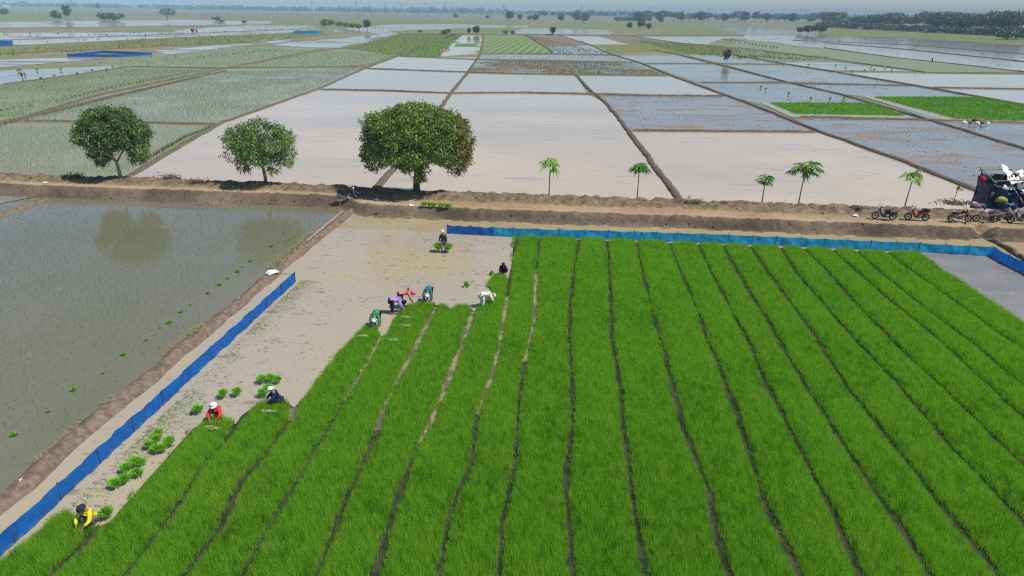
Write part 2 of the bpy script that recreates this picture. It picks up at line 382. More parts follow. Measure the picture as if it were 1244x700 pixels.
F_('paddy_water', [(900, 70), (1000, 74), (1118, 87), (1008, 86), (955, 78)], 'farwater')
F_('rice_field', [(880, 47), (1000, 60), (1084, 70), (1250, 88), (1130, 88), (1010, 74), (905, 66)], 'plantedfar')
F_('paddy_water', [(1010, 88), (1130, 90), (1330, 92), (1330, 108), (1128, 106)], 'pale')
F_('paddy_water', [(1132, 107), (1330, 110), (1330, 140), (1190, 117)], 'pale')
F_('paddy_water', [(760, 44), (905, 43), (1000, 43), (1100, 46), (1244, 55), (1360, 62), (1360, 98), (1244, 86), (1090, 69), (1000, 59), (890, 46), (860, 54), (830, 52)], 'farwater2')
F_('paddy_water', [(602, 41), (640, 34), (672, 34), (742, 37), (738, 42)], 'farwater')
F_('rice_field', [(672, 33), (690, 27), (792, 29), (800, 35), (745, 36)], 'palegreen')
F_('paddy_water', [(677, 43), (727, 44), (764, 54), (712, 54)], 'pale')
F_('ploughed_field', [(728, 44), (767, 44), (805, 50), (785, 55), (765, 54)], 'brown')
F_('rice_field', [(712, 55), (785, 55), (815, 62), (745, 64)], 'olive')
F_('rice_field', [(800, 29), (850, 28), (895, 41), (806, 42)], 'palegreen')
F_('paddy_water', [(865, 30), (890, 32), (985, 38), (1000, 42), (905, 42), (885, 38)], 'farwater')
F_('paddy_water', [(-60, 45), (0, 40), (120, 40), (200, 38), (300, 31), (380, 31), (380, 38), (200, 47), (0, 57), (-60, 60)], 'farwater')
F_('paddy_water', [(-60, 33), (0, 27), (210, 24), (340, 26), (320, 30), (210, 32), (0, 34)], 'farwater')
F_('rice_field', [(118, 38), (200, 34), (206, 39), (160, 40)], 'palegreen')
F_('rice_field', [(-60, 66), (0, 58), (210, 47), (360, 40), (402, 41), (300, 52), (0, 66), (-60, 72)], 'olive')
F_('paddy_water', [(-60, 79), (0, 73), (80, 70), (130, 71), (60, 77), (0, 82), (-60, 88)], 'farwater')
F_('paddy_water', [(190, 62), (287, 53), (304, 54), (205, 66)], 'farwater')
F_('paddy_water', [(330, 55), (372, 50), (425, 46), (470, 40), (483, 40), (415, 58), (384, 58)], 'farwater')
F_('paddy_water', [(308, 51), (340, 47), (356, 49), (332, 53)], 'farwater')
F_('rice_field', [(-40, 22), (0, 15), (130, 14), (130, 20), (0, 24)], 'palegreen')
F_('rice_field', [(250, 23), (420, 20), (640, 27), (600, 33), (480, 36), (330, 30)], 'palegreen')
F_('ploughed_field', [(130, 18), (240, 15), (440, 16), (540, 21), (420, 22), (260, 22)], 'brown')
F_('paddy_water', [(380, 38), (470, 30), (520, 29), (640, 31), (640, 34), (520, 38), (470, 41)], 'farwater')
F_('rice_field', [(470, 38), (560, 34), (640, 34), (602, 41), (562, 42), (500, 42)], 'palegreen')
F_('rice_field', [(985, 36), (1110, 38), (1244, 46), (1360, 54), (1360, 61), (1244, 54), (1100, 46), (1000, 43)], 'olive')
F_('rice_field', [(960, 26), (1100, 30), (1244, 36), (1400, 44), (1400, 52), (1244, 44), (1100, 36), (985, 33)], 'palegreen')

# green seedbeds out in the ponds, each with a bare mud margin
def resample(P, step):
    P = np.asarray(P, float); d = np.r_[0, np.cumsum(np.linalg.norm(np.diff(P, axis=0), axis=1))]
    n = max(2, int(d[-1]/step)+1); t = np.linspace(0, d[-1], n)
    return np.c_[np.interp(t, d, P[:, 0]), np.interp(t, d, P[:, 1])], t
def bund(px, w=.9, h=.3, step=.8, mat='bund', seed=0, world=False, rough=.3):
    P, t = resample(px if world else ats(px), step)
    T = np.gradient(P, axis=0); T /= np.linalg.norm(T, axis=1)[:, None]+1e-9; N = np.c_[-T[:, 1], T[:, 0]]
    prof = [(-.62, -.3), (-.5, .25), (-.33, .8), (-.1, 1), (.12, 1), (.34, .78), (.5, .22), (.62, -.3)]
    w = w*.72; h = h*.85; endt = np.clip(np.minimum(t, t[-1]-t)/1.2, .0, 1)
    V = []; k = len(prof); rows = len(P); meander = fbm(t*.25, t*0, seed, 3)*w*.35
    for j, (a, b) in enumerate(prof):
        wob = fbm(t*1.1/w, t*0+j*3.3, seed+3, 3)
        off = a*w*(1+.35*fbm(t*.6, t*0+9, seed+5, 2)) + wob*w*.16 + meander
        z = (b*h)*(1+rough*fbm(t*1.7/w, t*0+j*2.1, seed+8, 3)*2)*endt-.1*(1-endt) if b > 0 else np.full(rows, -.1)
        V.append(np.c_[P+N*off[:, None], z])
    V = np.stack(V, 1).reshape(-1, 3)
    i, j = np.meshgrid(np.arange(rows-1), np.arange(k-1), indexing='ij'); a = (i*k+j).ravel()
    me = np_mesh('field_bund', V, np.c_[a, a+k, a+k+1, a+1], smooth=True)
    return tag(link('field_bund', me, M[mat]), kind='structure')
B = [
    ([(448, 243), (462, 224), (500, 178), (545, 117), (568, 88), (583, 68), (588, 42)], .95, .25),
    ([(842, 262), (822, 237), (790, 196), (764, 160), (735, 124), (714, 107), (699, 90)], .95, .24),
    ([(110, 236), (160, 213), (268, 150), (385, 109), (445, 82), (487, 67), (550, 42)], 1.0, .24),
    ([(-80, 153), (28, 147), (140, 148.5), (268, 151)], .7, .22),
    ([(-20, 158), (28, 143), (118, 116), (270, 84), (382, 62), (430, 57)], 1.1, .24),
    ([(50, 139), (126, 119), (276, 85.5)], .6, .2),
    ([(155, 81), (270, 83), (445, 81)], .8, .25),
    ([(0, 103.5), (100, 90), (158, 81)], .9, .25),
    ([(385, 109), (470, 110.5), (545, 113.5), (640, 113), (714, 114.5), (790, 116.5), (884, 117)], .7, .28),
    ([(444, 83.5), (567, 88), (640, 90), (700, 91), (815, 92)], .8, .28),
    ([(484, 68.5), (580, 72.5), (680, 74), (772, 76.2)], .8, .25),
    ([(586, 65.5), (670, 66), (755, 67.5)], .9, .25),
    ([(765, 159), (860, 160), (995, 161)], .8, .3),
    ([(677, 42.5), (715, 54), (745, 67), (780, 77), (815, 92), (884, 116.5), (940, 138), (996, 160.5), (1100, 197), (1200, 238), (1240, 256)], 1.05, .26),
    ([(790, 60), (828, 67.5), (890, 83), (956, 100), (1020, 114.5), (1132, 147), (1238, 179), (1330, 208)], 1.0, .26),
    ([(892, 67), (960, 79), (1020, 88.5), (1128, 107), (1190, 118), (1330, 144)], 1.15, .3),
    ([(780, 77.5), (858, 77.5), (955, 78.5)], .9, .25),
    ([(848, 100.5), (960, 101), (1110, 104.5)], .8, .25),
    ([(1128, 106.5), (1244, 108.5), (1330, 110)], .9, .28),
    ([(966, 142), (1110, 145.5), (1180, 148), (1330, 152)], .8, .25),
    ([(895, 58), (1000, 71), (1128, 88.5)], 1.2, .3),
    ([(1128, 89), (1330, 91)], 1.0, .25),
    ([(1000, 58), (1084, 70), (1170, 79), (1330, 98)], 1.2, .3),
    ([(1000, 52), (1100, 60), (1244, 75), (1330, 84)], 1.2, .3),
    ([(960, 49), (1100, 54.5), (1244, 66), (1330, 74)], 1.5, .3),
    ([(480, 41.5), (600, 42.3), (760, 43.5), (905, 43.5)], 2.5, .7),
    ([(636, 42), (668, 60), (671, 66)], 1.2, .3),
    ([(766, 44), (830, 53), (880, 57)], 1.5, .3),
    ([(-60, 71), (0, 66), (150, 59), (300, 52.5), (400, 42)], 2.2, .3),
    ([(-60, 52), (0, 49), (150, 44), (380, 35)], 2.0, .3),
    ([(-60, 60), (0, 57), (200, 47), (360, 40)], 2.0, .3),
    ([(0, 34.5), (210, 32), (330, 30)], 3.0, .4),
]
for i, (px, w, h) in enumerate(B):
    far = min(p[1] for p in px) < 60
    bund(px, w, h, 2.0 if far else .6, seed=i*13)

# the long embankment with the track on top
def bank_par(x):
    k = 1/(1+np.exp((x+17.2)*1.6))                       # 1 on the left, 0 on the right
    fr = 50.3+1.75*k+.10*np.sin(x*.21); sl_ = .5+.55*k; tb = 52.75+1.35*k; cr = 54.95+.85*k
    return fr, sl_, tb, cr
def bank_z(x, y):
    fr, sl_, tb, cr = bank_par(x); s_ = y-fr
    z = np.interp
    up_ = np.clip(s_/sl_, 0, 1); up_ = up_*up_*(3-2*up_)*.25 + up_*.75
    zz = .78*up_
    berm = np.clip((y-tb)/.7, 0, 1); zz = zz+.27*berm*berm*(3-2*berm)
    dn = np.clip((y-cr)/1.5, 0, 1); zz = zz*(1-dn)-.05*dn
    return zz
gx = np.arange(-105, 75, .16); gv = np.linspace(-.35, 7.4, 62)
X, G = np.meshgrid(gx, gv, indexing='ij')
fr, sl_, tb, cr = bank_par(X); Y = fr+G
Z = bank_z(X, Y)
onslope = (Y < fr+sl_+.05) & (Y > fr-.1); ontrack = (Y >= fr+sl_+.05) & (Y < tb+.1); onberm = Y >= tb+.1
rough = np.where(ontrack, .04, np.where(onberm, .26, .18))*np.clip((Z+.05)*4, 0, 1)
Z = Z + rough*fbm(X*2.1, Y*2.1, 3, 4) + np.where(onberm, .12, .02)*fbm(X*.5, Y*.5, 8, 3)
Y = Y + np.where(onslope, .16, .03)*fbm(X*1.7, Z*3, 5, 3)
notch = np.exp(-((X-30.4)/.55)**2)*(Y < 52.2); Z = Z-notch*.55
C = np.zeros(X.shape+(3,)); n1 = fbm(X*.35, Y*.6, 21, 4)[..., None]; n2 = fbm(X*2.5, Y*2.5, 33, 3)[..., None]
C[:] = (.215, .155, .11)
C = np.where(onslope[..., None], np.array((.165, .125, .085))*(1+.7*n1), C)
C = np.where(ontrack[..., None], np.array((.41, .285, .175))*(1+.25*n1), C)
gmask = np.clip((n1+.02)*5, 0, 1)*np.clip((n2+.25)*3, 0, 1)
C = np.where(onberm[..., None], np.array((.225, .16, .10))*(1+.8*n2)*(1-.6*gmask)+.6*gmask*np.array((.19, .165, .075)), C)
edge = (np.abs(Y-(tb+.05)) < .3)[..., None]; C = np.where(edge, C*.6+.4*np.array((.24, .22, .09)), C)
wheel = (np.abs(Y-(fr+sl_+.55)) < .22)[..., None]; C = np.where(wheel, C*1.12, C)
a, b = X.shape; ii, jj = np.meshgrid(np.arange(a-1), np.arange(b-1), indexing='ij'); q = (ii*b+jj).ravel()
me = np_mesh('track_embankment', np.stack([X, Y, Z], -1).reshape(-1, 3), np.c_[q, q+b, q+b+1, q+1], C.reshape(-1, 3), True)
tag(link('track_embankment', me, M['bank']), kind='structure')
# near bunds
bund([(-17.2, 52.6), (-17.55, 40), (-17.6, 28), (-17.75, 18), (-18.0, 9), (-18.2, -2)], .98, .34, .25, 'bundnear', 77, True, .4)
bund(ats([(66, 240), (0, 262), (-60, 284)]), .7, .25, .3, 'bundnear', 78, True)
bund(ats([(1192, 288), (1212, 296), (1244, 316), (1280, 338)]), .55, .3, .2, 'bundnear', 79, True, .5)

# ------------------------------------------------------------------ blades
def blades(name, base, h, w, lean, col, mat, z0=0.0, bend=False):
    """base (n,2), height, width, lean length arrays; one blade each"""
    n = len(base); th = rng.uniform(0, 2*np.pi, n); ph = rng.uniform(0, 2*np.pi, n)
    dx, dy = np.cos(th)*w*.5, np.sin(th)*w*.5; z0 = np.broadcast_to(z0, (n,))
    A = np.c_[base[:, 0]-dx, base[:, 1]-dy, z0]; Bv = np.c_[base[:, 0]+dx, base[:, 1]+dy, z0]
    lx, ly = np.cos(ph)*lean, np.sin(ph)*lean
    if not bend:
        T = np.c_[base[:, 0]+lx, base[:, 1]+ly, z0+h]
        V = np.stack([A, Bv, T], 1).reshape(-1, 3); F = np.arange(n*3).reshape(-1, 3); cc = np.repeat(col, 3, 0)
    else:
        M1 = np.c_[base[:, 0]+lx*.3-dx*.9, base[:, 1]+ly*.3-dy*.9, z0+h*.65]; M2 = np.c_[base[:, 0]+lx*.3+dx*.9, base[:, 1]+ly*.3+dy*.9, z0+h*.65]
        T = np.c_[base[:, 0]+lx, base[:, 1]+ly, z0+h]
        V = np.stack([A, Bv, M2, M1, T], 1).reshape(-1, 3); o = np.arange(n)*5
        F = np.concatenate([np.c_[o, o+1, o+2], np.c_[o, o+2, o+3], np.c_[o+3, o+2, o+4]]); cc = np.repeat(col, 5, 0)
    return np_mesh(name, V, F, cc)
def inpoly(x, y, P):
    P = np.asarray(P); ins = np.zeros(len(x), bool); j = len(P)-1
    for i in range(len(P)):
        xi, yi = P[i]; xj, yj = P[j]
        c = ((yi > y) != (yj > y)) & (x < (xj-xi)*(y-yi)/(yj-yi+1e-12)+xi); ins ^= c; j = i
    return ins

OUT = ats([(-30, 715), (0, 684), (33, 659), (59, 633), (85, 623), (97, 634), (113, 640), (134, 633), (144, 620), (167, 595), (193, 566), (213, 543), (234, 520), (249, 511), (264, 506), (286, 514), (294, 503), (309, 493),
           (326, 490), (350, 489), (357, 494), (366, 486), (389, 460), (414, 426), (434, 405), (443, 397), (457, 400), (464, 409), (471, 406), (483, 386), (489, 374), (509, 369), (531, 370), (543, 373), (550, 377),
           (557, 371), (569, 371), (576, 378), (584, 374), (596, 357), (594, 346), (599, 338), (612, 335), (617, 339), (622, 320), (624, 289)], .05) + \
      [(-3.7, 46.45), (5, 46.5), (14, 46.45), (23.9, 46.3)] + ats([(1116, 309), (1178, 351), (1244, 395), (1330, 455)], .05) + [(27.5, 24), (27.5, 12), (-22, 12)]
GAPS = [
    [(134, 633), (121, 643), (103, 664), (80, 684), (65, 697)],
    [(291, 511), (272, 540), (242, 574), (218, 615), (185, 659), (154, 700)],
    [(357, 496), (354, 511), (314, 564), (293, 589), (265, 646), (242, 680), (226, 700)],
    [(464, 409), (449, 437), (420, 486), (388, 541), (350, 606), (315, 664), (297, 697)],
    [(530, 373), (520, 394), (503, 429), (481, 466), (466, 500), (459, 522), (444, 559), (428, 595), (418, 615), (403, 659), (385, 697)],
    [(575, 379), (566, 406), (549, 451), (537, 483), (517, 529), (508, 543), (490, 589), (475, 633), (460, 692)],
    [(621, 320), (617, 360), (609, 411), (597, 460), (580, 503), (574, 557), (570, 571), (554, 605), (545, 643), (534, 697)],
    [(655, 293), (652, 328), (649, 394), (637, 440), (630, 491), (629, 520), (626, 564), (618, 602), (611, 636), (607, 697)],
    [(703, 296), (698, 325), (692, 371), (692, 415), (694, 459), (695, 518), (688, 582), (690, 623), (696, 697)],
    [(738, 295), (741, 348), (743, 415), (751, 454), (757, 518), (767, 600), (783, 697)],
    [(773, 295), (782, 337), (796, 395), (806, 425), (816, 467), (828, 518), (862, 601), (870, 654), (884, 700)],
    [(812, 296), (831, 340), (850, 385), (857, 412), (874, 447), (886, 480), (903, 529), (929, 615), (949, 654), (968, 697)],
    [(847, 296), (863, 331), (892, 386), (908, 415), (932, 470), (962, 529), (991, 588), (1014, 631), (1041, 693)],
    [(878, 299), (901, 342), (930, 386), (944, 412), (978, 470), (1014, 526), (1057, 591), (1100, 651), (1126, 697)],
    [(911, 300), (936, 337), (974, 388), (993, 415), (1027, 470), (1077, 532), (1139, 611), (1202, 687)],
    [(948, 302), (970, 337), (998, 368), (1026, 401), (1080, 458), (1097, 477), (1156, 546), (1238, 631)],
    [(977, 304), (999, 325), (1029, 359), (1086, 419), (1142, 470), (1192, 519), (1241, 565)],
    [(1012, 306), (1048, 338), (1080, 366), (1120, 398), (1155, 428), (1200, 470), (1242, 509)],
    [(1042, 308), (1080, 342), (1126, 378), (1180, 418), (1260, 484)],
    [(1080, 310), (1120, 340), (1166, 372), (1206, 402), (1260, 440)],
]
GW = [.22, .24, .26, .15, .24, .28, .20, .20, .22, .23, .26, .26, .27, .29, .29, .29, .29, .29, .29, .29]
gl = []
for g in GAPS:
    p = np.array(ats(g, .02))[::-1]; o = np.argsort(p[:, 1]); p = p[o]
    # prolong towards the camera and to the back
    d0 = (p[1]-p[0])/(p[1, 1]-p[0, 1]+1e-9); p = np.vstack([[p[0, 0]-d0[0]*min(3, p[0, 1]-10)*.3, 10], p, [p[-1, 0], 60]])
    gl.append(p)
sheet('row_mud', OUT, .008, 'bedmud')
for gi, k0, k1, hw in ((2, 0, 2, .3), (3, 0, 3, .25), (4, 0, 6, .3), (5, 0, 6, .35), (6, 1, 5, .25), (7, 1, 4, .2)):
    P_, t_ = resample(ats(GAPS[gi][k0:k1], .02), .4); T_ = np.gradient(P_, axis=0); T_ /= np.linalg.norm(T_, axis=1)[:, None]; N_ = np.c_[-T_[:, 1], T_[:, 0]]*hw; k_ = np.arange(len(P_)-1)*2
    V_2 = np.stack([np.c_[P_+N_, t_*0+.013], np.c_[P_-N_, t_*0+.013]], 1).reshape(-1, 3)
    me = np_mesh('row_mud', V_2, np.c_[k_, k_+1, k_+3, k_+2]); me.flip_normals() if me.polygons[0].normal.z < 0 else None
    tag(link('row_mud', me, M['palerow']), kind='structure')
NP = 3_450_000
bx = rng.uniform(-20, 27.5, NP); by = 12+34.6*rng.uniform(0, 1, NP)
# visible wedge only, thinner with distance
vis_l = bx > -.86*by-5.5; vis_r = bx < .74*by+5
keep = vis_l & vis_r & (rng.uniform(0, 1, NP) < np.clip(1.15-(by-14)/55, .5, 1))
bx, by = bx[keep], by[keep]
jx = fbm(bx*1.3, by*1.3, 51, 3)*.28; jy = fbm(bx*1.3, by*1.3, 61, 3)*.28
ins = inpoly(bx+jx, by+jy, OUT); bx, by = bx[ins], by[ins]
idx = np.zeros(len(bx), int); ok = np.ones(len(bx), bool); near = np.full(len(bx), 9.0)
for p, gw in zip(gl, GW):
    x0 = np.interp(by, p[:, 1], p[:, 0]) + .05*fbm(by*.9, by*0, int(gw*1000), 2)
    d = bx-x0; idx += d > 0
    wv = gw*.5*(1+1.0*fbm(by*.55, by*0+gw*50, 5, 3)) + .12*fbm(bx*6, by*6, 15, 2)
    ok &= (np.abs(d) > wv) | ((rng.uniform(0, 1, len(bx)) < .10) & (np.abs(d) > wv*.35)); near = np.minimum(near, np.abs(d))
bx, by, idx, near = bx[ok], by[ok], idx[ok], near[ok]
lab = ['beside the blue net, with the yellow shirted worker at its ragged end', 'with the red shirted worker crouching at its ragged end', 'with the navy shirted worker crouching at its ragged end',
       'with the green shirted stooping worker at its tip', 'with the lilac and salmon shirted workers at its tip', 'with a notched bare tip, right of the teal shirted worker', 'with the white clad stooping worker beside its narrow tip']
lab += ['%s full length one right of the black clad squatting worker' % k for k in ('first', 'second', 'third', 'fourth', 'fifth', 'sixth', 'seventh')]
lab += ['%s counting back from the grey water corner' % k for k in ('seventh', 'sixth', 'fifth', 'fourth', 'third', 'second', 'first')]
for b_ in range(len(GAPS)+1):
    s_ = idx == b_
    if s_.sum() < 50: continue
    x, y = bx[s_], by[s_]; n = len(x); g = fbm(x*.45, y*.45, 91, 4); g2 = fbm(x*2.2, y*2.2, 95, 2)
    g3 = fbm(x*7, y*7, 97, 2); h = .33*(1+.16*g+.10*g2+.22*g3)*rng.uniform(.75, 1.15, n)*np.clip(.52+near[s_]*1.15, .52, 1)
    base = np.array((.25, .63, .022)); c = base*(1+rng.normal(0, .22, n)[:, None]+.24*g[:, None]+.8*g3[:, None]); yp = np.clip(fbm(x*.6+40, y*.6, 7, 3)*3-.6, 0, 1)[:, None]; c = c*(1-.2*yp)+.2*yp*np.array((.42, .52, .06))
    yl = rng.uniform(0, 1, n) < .13; c[yl] = np.array((.34, .52, .04))*rng.uniform(.75, 1.2, (yl.sum(), 1))
    c = np.clip(c, .004, .6)
    wd = .0125+.00028*(y-14)
    me = blades('seedling_bed', np.c_[x, y], h, wd*rng.uniform(.8, 1.25, n), h*rng.uniform(.04, .48, n)*np.clip(.35+near[s_]*2.2, .35, 1), c, M['grass'])
    tag(link('seedling_bed', me, M['grass']), 'bright green rice seedling strip ' + lab[b_], 'seedling bed', 'rice seedling strips in the nursery field', 'stuff')

# young transplanted rice in rows
def transplanted(name, poly, sp, hh, ww, nb, col, label, drop=.1, jit=.06, z=0.0, world=False):
    P = np.array(poly if world else ats(poly)); x0, y0 = P.min(0); x1, y1 = P.max(0)
    X, Y = np.meshgrid(np.arange(x0, x1, sp), np.arange(y0, y1, sp)); x = X.ravel()+rng.normal(0, jit, X.size); y = Y.ravel()+rng.normal(0, jit, X.size)
    k = inpoly(x, y, P) & (rng.uniform(0, 1, len(x)) > drop) & (np.abs(x+.08*y) < .86*y+4); x, y = x[k], y[k]
    dens = rng.uniform(0, 1, len(x)) < .75+1.0*fbm(x*.12, y*.12, 14, 3); x, y = x[dens], y[dens]
    x = np.repeat(x, nb)+rng.normal(0, ww*1.5, len(x)*nb); y = np.repeat(y, nb)+rng.normal(0, ww*1.5, len(y)*nb); n = len(x)
    h = hh*rng.uniform(.6, 1.2, n); c = np.array(col)*rng.uniform(.7, 1.3, (n, 1))
    me = blades(name, np.c_[x, y], h, ww*rng.uniform(.7, 1.3, n), h*rng.uniform(.1, .6, n), c, M['grass'], z-.02)
    return tag(link(name, me, M['grass']), label, 'rice', None, 'stuff')
transplanted('young_rice', [(-18.6, 6), (-18.6, 51.6), (-43, 52), (-51.5, 36), (-51.5, 6)], .27, .18, .012, 3, (.085, .125, .05), 'thinly planted young rice standing in the grey water of the nearest paddy', .25, .05, 0, True)
transplanted('young_rice', [(-100, 153), (258, 152.5), (150, 211), (60, 213), (-100, 211)], .27, .19, .014, 3, (.12, .17, .065), 'young rice standing in the paddy behind the leftmost tree', .1)
transplanted('young_rice', [(275, 86), (438, 82), (383, 107), (266, 149), (40, 145), (120, 119)], .33, .22, .020, 3, (.14, .19, .08), 'young rice in the paddy between the double bund and the pale ponds', .1, .1)
transplanted('young_rice', [(-60, 150), (20, 142), (116, 114), (258, 85.5), (162, 83), (0, 105), (-60, 113)], .42, .24, .026, 3, (.12, .19, .055), 'young rice in the paddy left of the double bund', .1, .12)
# denser rows along the bunds of the left paddies
def rowplants(px, label, h=.45, sp=.5, nb=14, w=.045):
    P, t = resample(ats(px), sp); n = len(P)*nb; x = np.repeat(P[:, 0], nb)+rng.normal(0, .12, n); y = np.repeat(P[:, 1], nb)+rng.normal(0, .12, n)
    hh = h*rng.uniform(.6, 1.2, n); c = np.array((.075, .175, .03))*rng.uniform(.7, 1.3, (n, 1))
    me = blades('rice_row', np.c_[x, y], hh, np.full(n, w), hh*rng.uniform(.1, .5, n), c, M['grass'], -.01)
    tag(link('rice_row', me, M['grass']), label, 'rice', None, 'stuff')
rowplants([(185, 190), (225, 167), (262, 153)], 'dense green rice row along the bund right of the leftmost tree')
rowplants([(0, 152), (22, 148), (60, 138), (128, 121), (255, 90)], 'dense green rice row along the near side of the double bund', .4, .9)
rowplants([(70, 123), (130, 108), (200, 94), (262, 82)], 'dark rice clumps in a row along the far side of the double bund', .5, 1.6)
rowplants([(2, 135), (20, 131), (36, 129)], 'short row of rice clumps at the left edge behind the double bund', .5, 1.3)
rowplants([(240, 70), (300, 64), (345, 60)], 'row of rice clumps in the pale green paddy right of the blue net square', .6, 3.2, 12, .08)

# the far green nurseries
def nursery(px, mat_label, z=.02):
    P = np.array(ats(px)); x0, y0 = P.min(0); x1, y1 = P.max(0); n0 = int((x1-x0)*(y1-y0)*22)
    x = rng.uniform(x0, x1, n0); y = rng.uniform(y0, y1, n0); k = inpoly(x+.3*fbm(x, y, 3, 2), y, P); x, y = x[k], y[k]; n = len(x)
    c = np.array((.165, .41, .016))*(1+.3*fbm(x*.2, y*.2, 6, 3)[:, None])*rng.uniform(.8, 1.2, (n, 1))
    h = .3*rng.uniform(.7, 1.2, n); me = blades('seedling_bed', np.c_[x, y], h, np.full(n, .11), h*rng.uniform(.1, .6, n), c, M['grass'])
    tag(link('seedling_bed', me, M['grass']), mat_label, 'seedling bed', None, 'stuff')
G1 = [(934, 125), (1058, 125.5), (1100, 141), (966, 138.5)]; G2 = [(1060, 118), (1190, 118), (1330, 143), (1330, 150), (1163, 145)]
F_('nursery_mud', [(921, 124), (1062, 124.5), (1112, 145), (962, 143)], 'sandwater', .03); F_('nursery_mud', [(1047, 117.5), (1190, 117), (1340, 143), (1340, 153), (1156, 149)], 'sandwater', .034)
F_('nursery_turf', G1, 'green', .04); F_('nursery_turf', G2, 'green', .044)
nursery(G1, 'bright green nursery patch between two bunds, the smaller of the two by the far ponds')
nursery(G2, 'bright green nursery patch reaching the right edge, larger of the two by the far ponds')

# dry grass on the embankment
def scatter_bank(n, col, h, w, label, fn, name='dry_grass'):
    x = rng.uniform(-75, 45, n); y = rng.uniform(49.5, 57, n); k = fn(x, y); x, y = x[k], y[k]; m = len(x)
    hh = h*rng.uniform(.5, 1.3, m); c = np.array(col)*rng.uniform(.65, 1.35, (m, 1))
    me = blades(name, np.c_[x, y], hh, np.full(m, w), hh*rng.uniform(.2, .9, m), c, M['dryleaf'], bank_z(x, y)-.03)
    tag(link(name, me, M['dryleaf']), label, 'grass', None, 'stuff')
def f_berm(x, y):
    fr, sl_, tb, cr = bank_par(x); return (y > tb+.1) & (y < cr+.9) & (fbm(x*.5, y*.9, 41, 3) > -.15)
def f_green(x, y):
    fr, sl_, tb, cr = bank_par(x); return (y > tb-.35) & (y < cr+.6) & (fbm(x*.22, y*.8, 44, 3) > .22)
def f_slope(x, y):
    fr, sl_, tb, cr = bank_par(x); return (y > fr-.15) & (y < fr+sl_+.1) & (fbm(x*1.1, y, 47, 3) > -.02)
scatter_bank(26000, (.30, .225, .13), .13, .018, 'dry straw coloured grass and litter on the raised verge behind the track', f_berm)
scatter_bank(15000, (.14, .19, .05), .14, .018, 'low green weeds growing in patches along the track verge', f_green, 'verge_weeds')
scatter_bank(16000, (.26, .19, .125), .12, .016, 'withered grass hanging on the front slope of the embankment', f_slope)
# yellow cut straw along the left edge of the near bund, green algae scum strip by the left net
n = 5000; y = rng.uniform(8, 46, n); k = fbm(y*.35, y*0, 71, 3) > .05; y = y[k]; x = -18.15+rng.normal(0, .12, len(y)); n = len(x)
me = blades('cut_straw', np.c_[x, y], rng.uniform(.02, .10, n), np.full(n, .03), rng.uniform(.1, .3, n), np.array((.36, .30, .11))*rng.uniform(.7, 1.2, (n, 1)), M['dryleaf'], .08)
tag(link('cut_straw', me, M['dryleaf']), 'yellow cut straw lying along the waterline of the brown bund', 'straw', None, 'stuff')
n = 7000; y = rng.uniform(8, 36.5, n); k = fbm(y*.5, y*0, 73, 3)+.12 > rng.uniform(-.5, .5, n); y = y[k]; x = -15.55+np.abs(rng.normal(0, .5, len(y))); n = len(x)
me = blades('weed_fringe', np.c_[x, y], rng.uniform(.02, .07, n), np.full(n, .03), rng.uniform(.05, .2, n), np.array((.30, .38, .12))*rng.uniform(.6, 1.3, (n, 1)), M['grass'], 0)
tag(link('weed_fringe', me, M['grass']), 'thin fringe of pale green weeds at the foot of the left blue net', 'weeds', None, 'stuff')

def scatter_field(px, per, hh, ww, col, label, name='stubble', lean=.7, thr=-9, world=False):
    P = np.array(ats(px)); x0, y0 = P.min(0); x1, y1 = P.max(0); n0 = int(min(90000, (x1-x0)*(y1-y0)*per)); x = rng.uniform(x0, x1, n0); y = rng.uniform(y0, y1, n0)
    k = inpoly(x, y, P) & (fbm(x*.06, y*.1, 31, 4) > thr); x, y = x[k], y[k]; n = len(x); h = hh*rng.uniform(.5, 1.4, n)
    me = blades(name, np.c_[x, y], h, ww*rng.uniform(.6, 1.4, n), h*rng.uniform(.1, lean*2, n), np.array(col)*rng.uniform(.55, 1.45, (n, 1)), M['dryleaf'], -.02)
    tag(link(name, me, M['dryleaf']), label, 'stubble', None, 'stuff')
scatter_field([(579, 73), (772, 76), (808, 91), (569, 88)], 3.0, .35, .14, (.15, .13, .055), 'rotting stubble standing in the wet plot below the centre bund', 'stubble', .8, -.12)
scatter_field([(586, 66), (755, 68), (770, 76), (580, 73)], .5, .3, .12, (.10, .10, .05), 'scattered stubble in the narrow water plot above the rotting stubble')
scatter_field([(636, 42), (745, 66), (670, 66), (668, 57)], .35, .5, .25, (.12, .10, .05), 'clods and stubble on the brown plot right of the striped field')
scatter_field([(960, 146), (1130, 147), (1240, 180), (1320, 270), (1200, 238), (996, 160)], .8, .12, .12, (.13, .10, .065), 'mud lumps breaking the water of the half drained pond on the right', 'mud_lumps', 1.2, .02)
scatter_field([(718, 112), (884, 117), (997, 161), (764, 160)], .7, .10, .12, (.14, .11, .075), 'mud lumps in the pond right of the main bund', 'mud_lumps', 1.2, .08)
scatter_field([(783, 78), (862, 78), (958, 100), (1060, 126), (925, 126), (884, 116)], .7, .18, .12, (.08, .085, .045), 'weed stalks scattered in the blue ponds', 'weed_stalks', .6, .0)
scatter_field([(892, 68), (957, 78), (1116, 105), (1190, 118), (1022, 114), (862, 77)], .5, .2, .13, (.085, .09, .05), 'weed stalks in the ponds left of the straight bund', 'weed_stalks', .6, .0)
scatter_field([(768, 49), (880, 57), (1012, 70), (958, 76), (830, 65)], .5, .5, .3, (.13, .15, .05), 'rank grass on the olive strip behind the blue ponds', 'rank_grass')
scatter_field([(420, 59), (484, 42), (562, 42), (533, 69), (486, 68)], .6, .5, .22, (.15, .19, .05), 'young rice on the olive and green plots left of centre', 'rank_grass')
